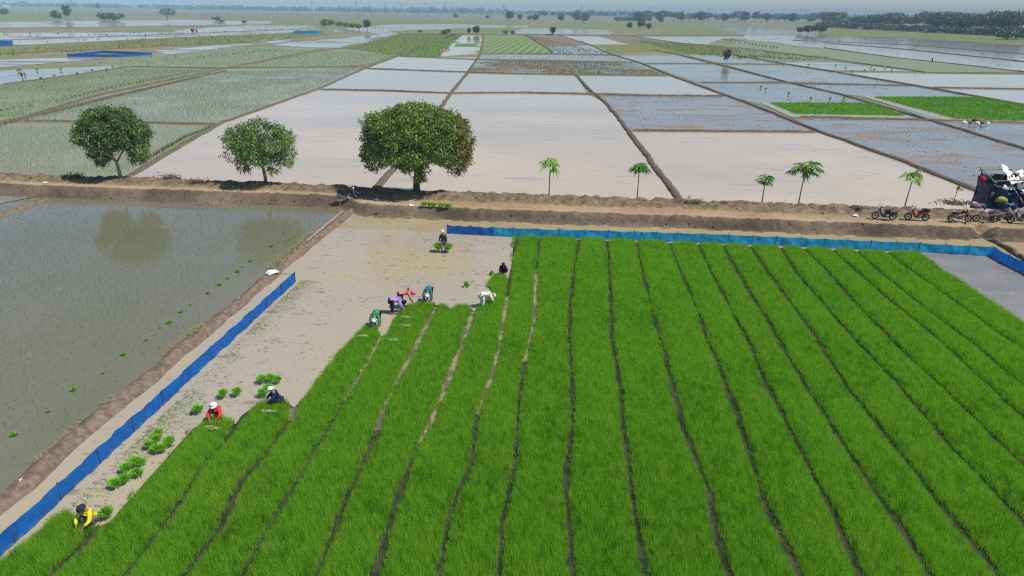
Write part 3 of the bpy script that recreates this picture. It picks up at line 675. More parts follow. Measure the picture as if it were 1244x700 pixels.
scatter_field([(95, 79), (280, 57), (487, 66), (445, 81)], .9, .34, .12, (.15, .21, .08), 'pale young rice in the far paddies right of the blue net square', 'pale_rice')
scatter_field([(-60, 66), (210, 47), (402, 41), (300, 52), (-60, 72)], .14, .7, .4, (.14, .16, .055), 'rank grass on the long olive strip far left', 'rank_grass')
scatter_field([(-60, 57), (0, 40), (200, 38), (380, 31), (380, 38), (200, 47)], .02, .5, .9, (.13, .105, .08), 'mud lumps in the far left ponds', 'mud_lumps', 1.2, .05)
scatter_field([(760, 44), (1000, 43), (1244, 55), (1360, 98), (1090, 69)], .012, .3, .5, (.10, .09, .07), 'mud lumps in the far right ponds', 'mud_lumps', 1.2, .0)

scatter_field([(385, 109), (547, 114), (500, 178), (455, 230), (160, 213), (268, 150)], .10, .05, .10, (.20, .165, .12), 'floating straw and mud specks on the pale pond left of the big tree', 'pond_debris', 1.5, -.05)
scatter_field([(554, 113), (714, 115), (766, 160), (822, 240), (470, 226)], .10, .05, .10, (.20, .165, .12), 'floating straw and mud specks on the pale pond right of the big tree', 'pond_debris', 1.5, -.05)
scatter_field([(764, 160), (996, 161), (1200, 238), (840, 258)], .12, .05, .10, (.20, .165, .12), 'floating straw and mud specks on the pale pond behind the papayas', 'pond_debris', 1.5, -.05)

ORD = ['first', 'second', 'third', 'fourth', 'fifth', 'sixth', 'seventh', 'eighth', 'ninth', 'tenth', 'eleventh', 'twelfth', 'thirteenth', 'fourteenth', 'fifteenth', 'sixteenth', 'seventeenth', 'eighteenth', 'nineteenth', 'twentieth']
ORD += ['twenty '+o for o in ORD[:9]] + ['thirtieth'] + ['thirty '+o for o in ORD[:9]]
# ------------------------------------------------------------------ blue net fences
def net_fence(label, pts, h, mat, sag=None, dark=(), stub=.09, pr_=.02):
    """pts: post feet in the world; one net panel between each pair of posts"""
    root = empty('net_fence', label, 'net fence', (*pts[0], 0))
    o0 = np.array(pts[0])
    for i, p in enumerate(pts):
        q = np.array(p)-o0; hh = h+stub+.05*math.sin(i*2.7)
        MB().tube([(q[0], q[1], -.1), (q[0]+.02*math.sin(i), q[1]+.015*math.cos(i*3), hh)], pr_, 5).build('post', M['post'], root)
    for i in range(len(pts)-1):
        a, b = np.array(pts[i])-o0, np.array(pts[i+1])-o0; n = 18; V = []; Fs = []; nr = 6
        d = (b-a)/np.linalg.norm(b-a); nn = np.array((-d[1], d[0]))
        sg = (sag or {}).get(i, .03+.06*abs(math.sin(i*4.3)))
        for s in range(n+1):
            t = s/n; pz = h*(1-sg*4*t*(1-t)*(1 if sg < .1 else 1+.5*math.sin(t*9+i))); bow = .035*math.sin(i*1.9+t*5)*4*t*(1-t)
            for r in range(nr+1):
                u = r/nr; w = bow*math.sin(u*3)+.11*float(fbm(t*5+i*3.1, u*1.3+i, 3, 3))*min(1, 6*t*(1-t)+.1)
                V.append((*(a+(b-a)*t+nn*(w-.012)), -.03+u*(pz+.03)))
        for s in range(n):
            for r in range(nr): k = s*(nr+1)+r; Fs.append((k, k+nr+1, k+nr+2, k+1))
        me = np_mesh('net_panel', V, Fs, smooth=True)
        link('net_panel', me, M['netdark'] if i in dark else M[mat], root)
    return root
bk = [543, 571, 599, 624, 653, 679, 709, 738.5, 769.5, 796.5, 822.6, 851, 884, 913, 942, 972, 1000, 1028, 1056.6, 1087, 1115, 1146, 1175, 1205]
by_ = np.interp(bk, [543, 624, 738, 851, 972, 1115, 1205], [284, 288.3, 291.3, 295.2, 300.2, 306.6, 311.8])
net_fence('long light blue net fence along the back of the green seedling strips', ats(list(zip(bk, by_))) + ats([(1223, 322), (1240, 330), (1262, 342), (1290, 356)]) + [(29.45+.012*k, 38.6-1.75*k) for k in range(8)], .70, 'net', {0: .14, 1: .12}, (0, 1)+tuple(range(23, 40)))
ly = np.arange(36.2, 4, -1.95)
net_fence('deep blue net fence along the bare mud beside the brown bund', [(-15.76-.012*(36.2-y), y) for y in ly], .66, 'netdark', None, (), .0, .014)
def net_square(px, h, label, grass=True, mat='netdark'):
    P = ats(px); P = P+[P[0]]; Q = []
    for a, b in zip(P[:-1], P[1:]):
        n = max(2, int(np.hypot(b[0]-a[0], b[1]-a[1])/7)); Q += [(a[0]+(b[0]-a[0])*t/n, a[1]+(b[1]-a[1])*t/n) for t in range(n)]
    net_fence(label, Q+[Q[0]], h, mat)
net_square([(82, 69), (143, 69.5), (185, 67), (125, 64.5)], .8, 'low blue net square around a small green nursery far left')
sheet('nursery_turf', ats([(88, 68.5), (143, 68.8), (178, 66.8), (127, 65)]), .05, 'green')
net_square([(-20, 57), (14, 56.5), (16, 54), (-14, 54)], 1.5, 'blue net corner at the left edge of the far ponds')
net_square([(356, 41), (385, 41.4), (393, 40.4), (362, 40)], 1.5, 'thin blue green net enclosure far left between grass strips', mat='net')

# ------------------------------------------------------------------ leaves and trees
def leaf_cloud(cent, nleaf, L, Wd, spread, droop, cols, name='crown'):
    """tufts of pointed leaves radiating from each centre"""
    m = len(cent); n = m*nleaf; c = np.repeat(cent, nleaf, 0)
    th = rng.uniform(0, 2*np.pi, n); el = rng.uniform(-.9, .75, n)-droop*.3
    d = np.c_[np.cos(th)*np.cos(el), np.sin(th)*np.cos(el), np.sin(el)]
    l = L*rng.uniform(.65, 1.25, n)[:, None]; st = c+rng.normal(0, spread, (n, 3)); tip = st+d*l; tip[:, 2] -= droop*l[:, 0]*.35
    s_ = np.cross(d, rng.normal(0, 1, (n, 3))); s_ /= np.linalg.norm(s_, axis=1)[:, None]+1e-9; s_ *= Wd*rng.uniform(.7, 1.2, n)[:, None]*.5
    mid = st+d*l*.45
    V = np.stack([st, mid+s_, tip, mid-s_], 1).reshape(-1, 3); F = np.arange(n*4).reshape(-1, 4)
    return np_mesh(name, V, F, np.repeat(cols, 4, 0))
def crown_points(lobes, n, shell=.35):
    """points through the outer part of a set of ellipsoid lobes, kept when not deep inside another lobe"""
    A = np.array([l[3]*l[4]*l[5] for l in lobes])**(2/3); A = A/A.sum(); out = []
    for l, a in zip(lobes, A):
        k = int(n*a*1.5); d = rng.normal(0, 1, (k, 3)); d /= np.linalg.norm(d, axis=1)[:, None]
        r = 1-shell*rng.uniform(0, 1, k)**1.4; p = d*r[:, None]*np.array(l[3:6])+np.array(l[:3]); ok = np.ones(k, bool)
        for q in lobes:
            if q is l: continue
            ok &= (((p-np.array(q[:3]))/np.array(q[3:6]))**2).sum(1) > .5
        out.append(p[ok])
    return np.concatenate(out)
def lumps(c, r, n, size, zb=-.7, seed=0):
    """lobes spread over an ellipsoid"""
    rs = np.random.default_rng(seed); L = []
    for i in range(n):
        z = zb+(1-zb)*(i+.5)/n; a = i*2.39996+rs.uniform(-.3, .3); q = math.sqrt(max(0, 1-min(1, abs(z))**2))
        s_ = size*rs.uniform(.75, 1.25)
        L.append((c[0]+r[0]*q*math.cos(a)*.78, c[1]+r[1]*q*math.sin(a)*.78, c[2]+r[2]*z*.78, s_*r[0], s_*r[1], s_*r[2]*1.05))
    return L
def broad_tree(label, px, py, lobes, base_z, trunk, limbs, mat, ntuft, nleaf, L, Wd, colf, spread=.12, droop=.6, group=None, shell=.4, cs=1.0, gap=-.2, clear=(0, .7, 2.0)):
    p = at(px, py, base_z); root = empty('mango_tree', label, 'tree', tuple(p), 0, group)
    lobes = [(l[0]*cs, l[1]*cs, l[2], l[3]*cs, l[4]*cs, l[5]) for l in lobes]; pts = crown_points(lobes, ntuft, shell)
    pts = pts[~((np.abs(pts[:, 0]-clear[0]) < clear[1]) & (pts[:, 2] < clear[2]))]; pts = pts[(fbm(pts[:, 0]*.95+9, pts[:, 2]*.95+pts[:, 1]*.8, 12, 2) > gap)]; g = fbm(pts[:, 0]*1.1+pts[:, 1]*.7, pts[:, 2]*1.1, 5, 3)
    cols = colf(np.repeat(pts, nleaf, 0), np.repeat(g, nleaf))
    link('crown', leaf_cloud(pts, nleaf, L, Wd, spread, droop, cols), M['leaf'], root)
    t = MB().tube(trunk[0], trunk[1], 9).build('trunk', mat, root, smooth=True)
    for pt, rd in limbs: MB().tube(pt, rd, 6).build('limb', mat, t, smooth=True)
    return root
def mango_col(base, warm=None, var=.25):
    def f(p, g):
        n = len(p); c = np.array(base)*(1+.75*g[:, None]+rng.normal(0, var, n)[:, None])
        y = rng.uniform(0, 1, n) < .16; c[y] = np.array((.20, .28, .05))*rng.uniform(.7, 1.2, (y.sum(), 1))
        if warm:
            w = np.clip(warm(p), 0, 1)*rng.uniform(.2, 1.2, n); w = np.clip(w, 0, 1)[:, None]; c = c*(1-w)+w*np.array((.24, .10, .04))*rng.uniform(.6, 1.2, (n, 1))
        return np.clip(c, .004, .6)
    return f
# big tree (crown 10 m across, right side flushed with reddish young leaves)
lb = lumps((.15, 0, 4.3), (5.0, 4.1, 2.75), 60, .23, -.62, 3) + [(.2, 0, 4.4, 3.4, 3.1, 2.2), (-3.5, -.3, 3.1, 1.3, 1.5, 1.3), (-3.3, 0, 5.2, 1.5, 1.6, 1.2), (3.3, .4, 5.4, 1.5, 1.6, 1.2), (0, .3, 6.2, 2.6, 2.4, 1.0), (3.7, .2, 3.1, 1.3, 1.5, 1.5), (3.2, -1, 5.2, 1.6, 1.5, 1.2), (-2.4, -.6, 5.2, 1.8, 1.6, 1.2), (.2, -2.2, 2.35, 1.0, 1.0, .9), (.9, -2.0, 2.1, .8, .8, .8)]
broad_tree('largest spreading mango tree, its right side flushed reddish, shading a motorbike', 506, 233, lb, .9,
           ([(0, 0, -.2), (.02, 0, .8), (.12, 0, 1.6), (.2, 0, 2.6)], [.34, .27, .25, .24]),
           [([(.15, 0, 1.7), (-.9, -.3, 2.7), (-2.4, -.4, 3.9)], [.17, .12, .05]), ([(.15, 0, 1.8), (1.2, .2, 2.8), (3, .3, 4)], [.17, .12, .05]), ([(.2, 0, 2.4), (.1, .9, 3.6), (-.2, 2, 4.8)], [.16, .1, .04]),
            ([(.2, 0, 2.4), (.6, -1, 3.4), (1, -2.2, 4.2)], [.15, .1, .04]), ([(.2, 0, 2.5), (.3, 0, 4), (.2, .2, 5.6)], [.18, .11, .04])], M['darkbark'], 5200, 11, .28, .095,
           mango_col((.185, .275, .045), lambda p: (p[:, 0]-3.1+1.3*fbm(p[:, 1]*.7, p[:, 2]*.7, 8, 2))*.6+.9*(fbm(p[:, 0]*.6, p[:, 2]*.6, 18, 2) > .42)), cs=.92, gap=-.4, clear=(-.3, .7, 2.1))
# leftmost tree: thin crown, pale bare trunk and branches in front
lb = lumps((-.15, .3, 3.95), (3.95, 3.1, 2.3), 42, .24, -.62, 9)+[(-2.2, 0, 2.2, 1.1, .9, .8), (-1.4, -.3, 1.9, .9, .8, .7), (2.2, .3, 2.2, 1.0, .9, .8)] + [(-2.5, .4, 3.9, 1.3, 1.3, 1.2), (2.4, .4, 2.9, 1.3, 1.2, 1.2), (0, .8, 4.6, 2.2, 1.8, 1.1), (-1.2, .8, 2.5, 1.4, 1.0, .9)]
broad_tree('leftmost mango tree, dark crown with pale bare branches showing in front', 147, 218, lb, .85,
           ([(0, 0, -.2), (-.02, 0, .7), (-.05, -.05, 1.5), (-.3, -.3, 2.2)], [.19, .15, .13, .12]),
           [([(-.2, -.2, 2.0), (-.45, -1.5, 2.8), (-.65, -2.2, 3.4), (-.75, -2.4, 3.9)], [.13, .11, .08, .04]), ([(-.42, -1.5, 2.75), (-.8, -2.1, 3.0), (-1.1, -2.3, 3.2)], [.09, .07, .035]), ([(-.4, -.9, 2.4), (.1, -2.1, 3.1), (.5, -2.5, 3.7)], [.08, .06, .03]), ([(-.05, -.05, 1.5), (.6, .2, 2.5), (1.6, .3, 3.4)], [.1, .08, .03]),
            ([(-.3, -.3, 2.1), (-.2, .4, 3.2), (0, .6, 4.6)], [.11, .08, .03]), ([(-1.3, -1.4, 3.4), (-1, -2.0, 4.2), (-.8, -2.2, 4.6)], [.06, .04, .02])], M['palebark'], 2300, 10, .29, .095,
           mango_col((.11, .205, .042), lambda p: .8*(fbm(p[:, 0]*.9, p[:, 2]*.9, 28, 2) > .34)*(p[:, 1] < 0)), .13, cs=.80, gap=-.14, clear=(.1, 1.0, 2.75))
# second tree: airy light crown
lb = lumps((0, 0, 3.35), (3.75, 3.0, 2.2), 42, .23, -.72, 15)+[(-2.2, -.6, 1.9, 1.0, .9, .7), (1.5, -.9, 1.9, .8, .8, .7), (-.9, -1.2, 1.75, .7, .7, .6), (2.9, 0, 2.2, .7, .7, .7)] + [(0, 0, 3.6, 2.2, 1.9, 1.5), (-2.6, -.3, 2.6, 1.2, 1.0, .8), (2.7, .2, 2.7, 1.2, 1.2, .9), (.6, .3, 4.4, 1.6, 1.4, .8)]
broad_tree('second mango tree from the left, airy mid green crown on a short straight trunk', 323, 225, lb, .85,
           ([(0, 0, -.2), (.03, 0, .7), (-.05, 0, 1.5), (-.05, 0, 2.2)], [.18, .14, .13, .1]),
           [([(-.05, 0, 1.5), (-.9, -.2, 2.4), (-2, -.3, 3)], [.1, .07, .03]), ([(-.05, 0, 1.6), (.9, .2, 2.4), (2.2, .3, 3)], [.1, .07, .03]), ([(-.05, 0, 2), (.1, .7, 3), (.2, 1.2, 4)], [.09, .06, .02]), ([(-.05, 0, 2), (.2, -.6, 3), (.4, -1, 4)], [.09, .06, .02])],
           M['bark'], 1150, 9, .32, .085, mango_col((.155, .265, .055), None, .3), .13, .8, None, .5, cs=.86, gap=-.1, clear=(0, .8, 2.1))

# ------------------------------------------------------------------ papaya trees
def papaya(label, px, py, h, nl, pet, lf, seed, col=(.075, .16, .03), lean=0, forks=1):
    rs = random.Random(seed); p = at(px, py, .95); root = empty('papaya_tree', label, 'papaya tree', tuple(p), 0, 'young papaya trees along the verge')
    top = Vector((lean, .05, h))
    t = MB().tube([(0, 0, -.2), (lean*.3, .02, h*.35), (lean*.7, .03, h*.7), tuple(top)], [.055, .045, .04, .03], 7)
    heads = [top]
    if forks > 1: heads = [top+Vector((-.42, .1, .05)), top+Vector((.42, 0, .15))]; [t.tube([tuple(top-Vector((0, 0, .35))), tuple((top+q)/2-Vector((0, 0, .1))), tuple(q)], [.035, .03, .025], 6) for q in heads]
    t.build('trunk', M['bark'], root, smooth=True)
    k = 0
    for hd in heads:
        for i in range(nl):
            a = i*2.39996+rs.uniform(-.3, .3); e = 1.05-1.95*i/nl+rs.uniform(-.42, .42); ln = pet*rs.uniform(.75, 1.1)*(1-.15*(i/nl))*rs.uniform(.7, 1.3)
            d = Vector((math.cos(a)*math.cos(e), math.sin(a)*math.cos(e), math.sin(e))); end = hd+d*ln-Vector((0, 0, .12*ln))
            f = MB().tube([tuple(hd), tuple(hd+d*ln*.6+Vector((0, 0, .03))), tuple(end)], [.016, .013, .01], 4)
            V = list(f.v); Fs = list(f.f); out = Vector((math.cos(a), math.sin(a), 0)); side = Vector((-math.sin(a), math.cos(a), 0)); dn = Vector((0, 0, -1))
            c0 = len(V); V.append(tuple(end)); nlob = 7; lk = rs.uniform(.65, 1.2); side = (side+out*rs.uniform(-.4, .4)+Vector((0, 0, rs.uniform(-.6, .6)))).normalized()
            for j in range(nlob):
                b_ = (j-(nlob-1)/2)*.62; r1 = 1.3*lf*lk*(1-.10*abs(j-3))*rs.uniform(.85, 1.15)
                for (off, rr, dz) in ((-.22, .55, .32), (0, 1.0, 1.05), (.22, .55, .32)):
                    q = end+(out*math.cos(b_+off)+side*math.sin(b_+off))*r1*rr*.9+dn*(r1*dz*(.35+.55*(k*0.37 % 1)))
                    V.append(tuple(q))
            for j in range(nlob*3-1): Fs.append((c0, c0+1+j, c0+2+j))
            me = bpy.data.meshes.new('leaf'); me.from_pydata(V, [], Fs); me.update(); me.materials.append(M['leaf'])
            ca = me.color_attributes.new('Col', 'FLOAT_COLOR', 'POINT'); kk = rs.uniform(.7, 1.4); cc = [x*kk for x in col] if rs.random() > .12 else [.17*kk, .18*kk, .04*kk]
            for d_ in ca.data: d_.color = (*cc, 1)
            link('leaf', me, None, root); k += 1
    return root
papaya('papaya tree nearest the big mango tree, thin pale stem and few drooping leaves', 667, 237, 2.75, 14, .44, .54, 1, (.22, .40, .06))
papaya('papaya tree beside the dark pond bund, dense dark green top', 774, 240, 2.55, 20, .42, .52, 2, (.11, .27, .04))
papaya('shortest papaya tree with one hanging brown leaf, beside the forked one', 926, 244, 1.75, 17, .44, .46, 3, (.12, .27, .05))
papaya('tallest papaya tree with a forked double top', 970, 247, 2.85, 15, .5, .54, 4, (.15, .32, .06), .12, 2)
papaya('papaya tree behind the red scooter, pale yellow green leaves on a leaning stem', 1099, 251, 2.5, 16, .45, .52, 5, (.28, .44, .11), .16)
r = empty('bare_sapling', 'bare grey stake with a few wilted leaves, left of the shelter', 'sapling', tuple(at(1157, 247, .95)))
MB().tube([(0, 0, -.2), (.12, 0, 1), (.33, 0, 2.0)], [.03, .025, .018], 6).build('stem', M['bark'], r)
for i in range(5):
    a = i*1.3; c = np.array([(.22+.12*math.cos(a), .12*math.sin(a), 1.25+.1*(i % 2))])
    link('leaf', leaf_cloud(c, 4, .22, .1, .04, 1.2, np.tile(np.array((.16, .19, .07)), (4, 1)), 'leaf'), M['leaf'], r)

# ------------------------------------------------------------------ brush piles and weeds on the verge
def brush(label, px, py, w, h, n, col, z=.95, name='brush_pile'):
    p = at(px, py, z); root = empty(name, label, 'brush', tuple(p)); t = MB()
    for i in range(26):
        a = random.uniform(0, 6.28); l = random.uniform(.4, 1)*w*.6; x = random.uniform(-.3, .3)*w; t.tube([(x, random.uniform(-.2, .2), -.05), (x+.5*l*math.cos(a), .4*l*math.sin(a), h*random.uniform(.4, .8)), (x+l*math.cos(a), .6*l*math.sin(a), h*random.uniform(.4, 1.05))], [.02, .015, .006], 4)
    t.build('twigs', M['bark'], root)
    c = np.c_[rng.normal(0, w*.27, n), rng.normal(0, .25, n), np.abs(rng.normal(0, h*.4, n))]
    link('dry_leaves', leaf_cloud(c, 6, .16, .07, .05, .3, np.array(col)*rng.uniform(.6, 1.4, (n*6, 1)), 'dry_leaves'), M['dryleaf'], root); return root
brush('purple brown heap of dry brush on the verge left of the second tree', 208, 219, 1.7, .65, 110, (.13, .085, .075))
brush('smaller dry brush heap just left of the second tree shade', 241, 223, 1.6, .4, 90, (.13, .09, .08))
brush('dry brush and rubbish heap at the end of the bund by the second papaya', 838, 248, 2.2, .5, 120, (.27, .2, .15))
brush('straggly dark twigs standing on the verge beside the leftmost tree shadow', 92, 216, 1.6, .5, 60, (.05, .06, .035))
brush('low dark rubbish heap on the verge left of the dark scooter', 1042, 256, 1.3, .4, 70, (.08, .07, .06))
brush('grey rubbish heap under the bare stake left of the shelter', 1160, 248, 2.6, .35, 110, (.22, .18, .17))

# ------------------------------------------------------------------ bundles of pulled seedlings
def bundle_mesh(seed, n=170, h=.36, tipw=.19):
    rs = np.random.default_rng(seed); a = rs.uniform(0, 6.28, n); r = rs.uniform(0, 1, n)**.5
    b = np.c_[np.cos(a)*r*.05, np.sin(a)*r*.05, np.full(n, .08)]; t = np.c_[np.cos(a)*r*tipw*1.3, np.sin(a)*r*tipw*1.3, h*(1.05-.35*r)*rs.uniform(.8, 1.1, n)]
    th = rs.uniform(0, 6.28, n); w = np.c_[np.cos(th), np.sin(th), th*0]*.014; m = b*.4+t*.6; m[:, 2] += .04
    V = np.stack([b-w*.6, b+w*.6, m+w, t, m-w], 1).reshape(-1, 3); o = np.arange(n)*5
    F = np.concatenate([np.c_[o, o+1, o+2], np.c_[o, o+2, o+4], np.c_[o+4, o+2, o+3]])
    c = np.repeat(np.array((.27, .60, .035))*rs.uniform(.6, 1.4, (n, 1)), 5, 0)
    return np_mesh('leaves', V, F, c)
BL = [bundle_mesh(i) for i in range(4)]
for m_ in BL: m_.materials.append(M['grass'])
M['root'] = plain('pale_roots', (.42, .38, .25), .9); M['tie'] = plain('bamboo_tie', (.45, .4, .25), .8)
rootm = MB().lathe([(.02, -.02), (.055, 0), (.05, .05), (.045, .1)], 8).mesh('roots'); rootm.materials.append(M['root'])
tiem = MB().lathe([(.052, .075), (.06, .08), (.06, .1), (.052, .105)], 8).mesh('tie'); tiem.materials.append(M['tie'])
def bundle(label, loc, rz, sc, i, group, tilt=0):
    root = empty('seedling_bundle', label, 'seedling bundle', loc, rz, group, sc); root.rotation_euler = (tilt, tilt*.6, rz)
    link('leaves', BL[i % 4], None, root); link('roots', rootm, None, root); link('tie', tiem, None, root); return root
BG = {'red': ([(241, 503), (272, 484), (289, 481)], ['lone seedling bundle left of the red shirted worker', 'seedling bundle standing just behind the red shirted worker', 'seedling bundle on open mud, right behind the red shirted worker']),
      'navy': ([(319, 466), (328, 465), (338, 466), (326, 476), (319, 483)], ['left rear bundle of the cluster by the navy shirted worker', 'middle rear bundle of the cluster by the navy shirted worker', 'right rear bundle of the cluster by the navy shirted worker', 'centre bundle of the cluster, touching the navy worker', 'front bundle of the cluster, left of the white capped navy worker']),
      'low': ([(141, 593), (154, 588), (154, 575), (168, 580), (165, 567), (172, 567)], ['bundle nearest the yellow shirted worker in the lower cluster', 'second bundle of the lower cluster, behind the nearest one', 'left upper bundle of the lower cluster by the left net', 'largest front bundle of the lower cluster near the strip edge', 'rear bundle of the lower cluster, half hidden', 'topmost right bundle of the lower cluster']),
      'mid': ([(182, 546), (190, 551), (198, 549), (193, 531), (191, 538), (206, 542)], ['left bundle of the cluster midway along the ragged edge', 'front bundle of the cluster midway along the ragged edge', 'right front bundle of the cluster midway along the ragged edge', 'topmost bundle of the cluster midway along the ragged edge', 'central bundle of the cluster midway along the ragged edge', 'bundle leaning on the strip beside the midway cluster'])}
k = 0
for key, (pl, lb_) in BG.items():
    for (px, py), l in zip(pl, lb_):
        p = at(px, py); bundle(l, (p[0], p[1], -.01), random.uniform(0, 6), random.uniform(1.05, 1.3), k, 'pulled seedling bundles on the mud', random.uniform(-.15, .15)); k += 1
p = at(131, 630); bundle('seedling bundle held upright beside the yellow shirted worker', (p[0], p[1], 0), 1, 1.3, 1, 'pulled seedling bundles on the mud')
p = at(564, 350); bundle('single seedling bundle lying on the mud right of the teal worker', (p[0], p[1], .02), 2, 1.15, 2, 'pulled seedling bundles on the mud', .7)
p = at(593, 334); bundle('seedling bundle lying on its side left of the black clad worker', (p[0], p[1], .04), 1.4, 1.1, 3, 'pulled seedling bundles on the mud', 1.2)
for i, px in enumerate(np.linspace(514, 545, 9)):
    p = at(px, 252+.25*i, .72); bundle(ORD[i]+' bundle from the left in the row dropped on the embankment edge', (p[0], p[1]-.05, .8+.0*i), i, 1.15, i, 'seedling bundles along the embankment edge', random.uniform(-.4, .4))
far_b = [(881, 49), (884, 50), (888, 50.5), (893, 51), (898, 52), (905, 53), (910, 54.5), (914, 55), (918, 55.5), (922, 56), (926, 56.5), (930, 57), (936, 58), (940, 58.5), (944, 59)]
for i, (px, py) in enumerate(far_b):
    p = at(px, py); bundle(ORD[i]+' dark bundle from the left in the row on the white far pond', (p[0], p[1], 0), i, 3.3, i, 'seedling bundles in a far row on white water')
for i, (px, py) in enumerate(sorted([(952, 79), (982, 80), (1027, 84), (1035, 88), (1058, 83), (1062, 86), (1075, 83), (1083, 87), (1112, 88), (1050, 87), (1015, 81)])):
    p = at(px, py); bundle(ORD[i]+' dark bundle from the left on the pale pond right of the olive strip', (p[0], p[1], 0), i, 2.0, i, 'seedling bundles scattered on the pale far pond')
for i, (px, py) in enumerate(sorted([(30, 92), (50, 97), (66, 94), (94, 91), (130, 86), (137, 83), (22, 87), (45, 86), (74, 86), (112, 87)])):
    p = at(px, py); bundle(ORD[i]+' dark bundle from the left on the bluish far left pond', (p[0], p[1], 0), i, 1.9, i, 'seedling bundles scattered on the bluish left pond')
for i, (px, py) in enumerate(sorted([(930, 110), (958, 115), (985, 121), (1008, 122), (924, 107), (1025, 121)])):
    p = at(px, py); bundle(ORD[i]+' weed clump from the left in the blue pond above the smaller nursery', (p[0], p[1], 0), i, 1.7, i, 'weed clumps in the blue pond')
# lone rice tufts in the near paddy
TL = ['near the white sack', 'second along the bund', 'third along the bund', 'fourth along the bund']
for i, (px, py) in enumerate([(304, 318), (294, 325), (289, 331), (277, 339), (267, 347), (253, 357), (231, 371), (220, 380), (206, 393), (195, 399), (178, 414), (150, 432), (125, 454), (90, 475), (59, 501), (17, 530), (22, 265), (352, 292), (330, 300), (345, 283)]):
    p = at(px, py); o = bundle((ORD[i]+' green rice tuft below the white sack along the brown bund' if i < 16 else ['green rice tuft alone in the upper left of the near paddy', 'right green tuft in the second tree reflection', 'left green tuft in the second tree reflection', 'topmost green tuft in the second tree reflection'][i-16]), (p[0], p[1], -.06), i, random.uniform(.4, .75), i, 'taller rice tufts in the near paddy'); o.name = 'rice_tuft'; o['category'] = 'rice tuft'
    for c in kids(o):
        if c.name.split('.')[0] in ('tie', 'roots'): bpy.data.objects.remove(c)
# pale raffia ties left lying on the strips
def ties(px, py, label, w=.55):
    p = at(px, py, .26); t = MB()
    for i in range(15):
        a = random.uniform(-.8, .45)+(.2 if i % 2 else -.1); x = random.uniform(-.2, .2); y = random.uniform(-.09, .09); l = random.uniform(.06, .17); z = random.uniform(0, .05)
        q = [(x-l*math.cos(a), y-l*math.sin(a), z), (x, y, z+.03), (x+l*math.cos(a), y+l*math.sin(a), z)]; t.tube(q, .006, 4)
    o = t.build('raffia_ties', M['raffia'], None, (p[0], p[1], .27)); tag(o, label, 'raffia', 'pale raffia ties on the seedling strips')
M['raffia'] = plain('pale_raffia', (.52, .48, .27), .8)
for px, py, l in [(326, 500, 'pale raffia ties lying in front of the navy shirted worker'), (441, 409, 'pale raffia ties lying left of the green shirted worker'), (477, 413, 'pale raffia ties lying right below the green shirted worker'), (492, 396, 'larger pale raffia ties lying below the lilac worker'), (493, 386, 'small raffia ties lying closest to the salmon worker'), (258, 521, 'yellowed raffia ties in front of the red shirted worker')]: ties(px, py, l)

# ------------------------------------------------------------------ people
def skin_body(name, J, E, mat, parent, sub=1):
    """J: name -> (pos, radius); E: edges by name; grown with a skin modifier into one surface"""
    ks = list(J); me = bpy.data.meshes.new(name); me.from_pydata([J[k][0] for k in ks], [(ks.index(a), ks.index(b)) for a, b in E], [])
    o = bpy.data.objects.new('tmp', me); COL.objects.link(o); o.modifiers.new('s', 'SKIN'); sv = me.skin_vertices[0].data
    for i, k in enumerate(ks): r_ = J[k][1]; sv[i].radius = (r_, r_) if np.isscalar(r_) else r_
    for d_ in sv: d_.use_root = False
    sv[0].use_root = True
    if sub: m_ = o.modifiers.new('d', 'SUBSURF'); m_.levels = sub; m_.render_levels = sub
    ev = o.evaluated_get(bpy.context.evaluated_depsgraph_get()); res = bpy.data.meshes.new_from_object(ev)
    bpy.data.objects.remove(o); res.name = name; res.polygons.foreach_set('use_smooth', np.ones(len(res.polygons), bool)); res.materials.clear()
    return link(name, res, mat, parent)
def V_(*a): return Vector(a)
POSES = {
 'stoop': dict(pel=(0, 0, .80), ch=(0, .26, .92), sh=(0, .42, .90), nk=(0, .53, .88), hd=(0, .64, .83), kn=(.11, .05, .44), an=(.12, -.03, .06), to=(.13, .14, .03), el=(.21, .50, .62), wr=(.13, .58, .38), hdir=(0, .35, -.9)),
 'bend':  dict(pel=(0, 0, .74), ch=(0, .26, .80), sh=(0, .42, .74), nk=(0, .52, .70), hd=(0, .62, .63), kn=(.11, .08, .42), an=(.12, -.03, .06), to=(.13, .14, .03), el=(.22, .50, .48), wr=(.14, .58, .28), hdir=(0, .3, -.95)),
 'squat': dict(pel=(0, -.14, .26), ch=(0, 0, .50), sh=(0, .10, .66), nk=(0, .16, .76), hd=(0, .23, .87), kn=(.22, .26, .46), an=(.17, .03, .08), to=(.19, .22, .03), el=(.28, .32, .44), wr=(.14, .48, .30), hdir=(-.1, .6, -.7)),
 'stand': dict(pel=(0, 0, .86), ch=(0, .02, 1.14), sh=(0, .03, 1.30), nk=(0, .04, 1.41), hd=(0, .07, 1.52), kn=(.10, .06, .46), an=(.11, -.04, .07), to=(.12, .12, .03), el=(.25, .05, 1.05), wr=(.28, .12, .80), hdir=(0, .2, -1)),
}
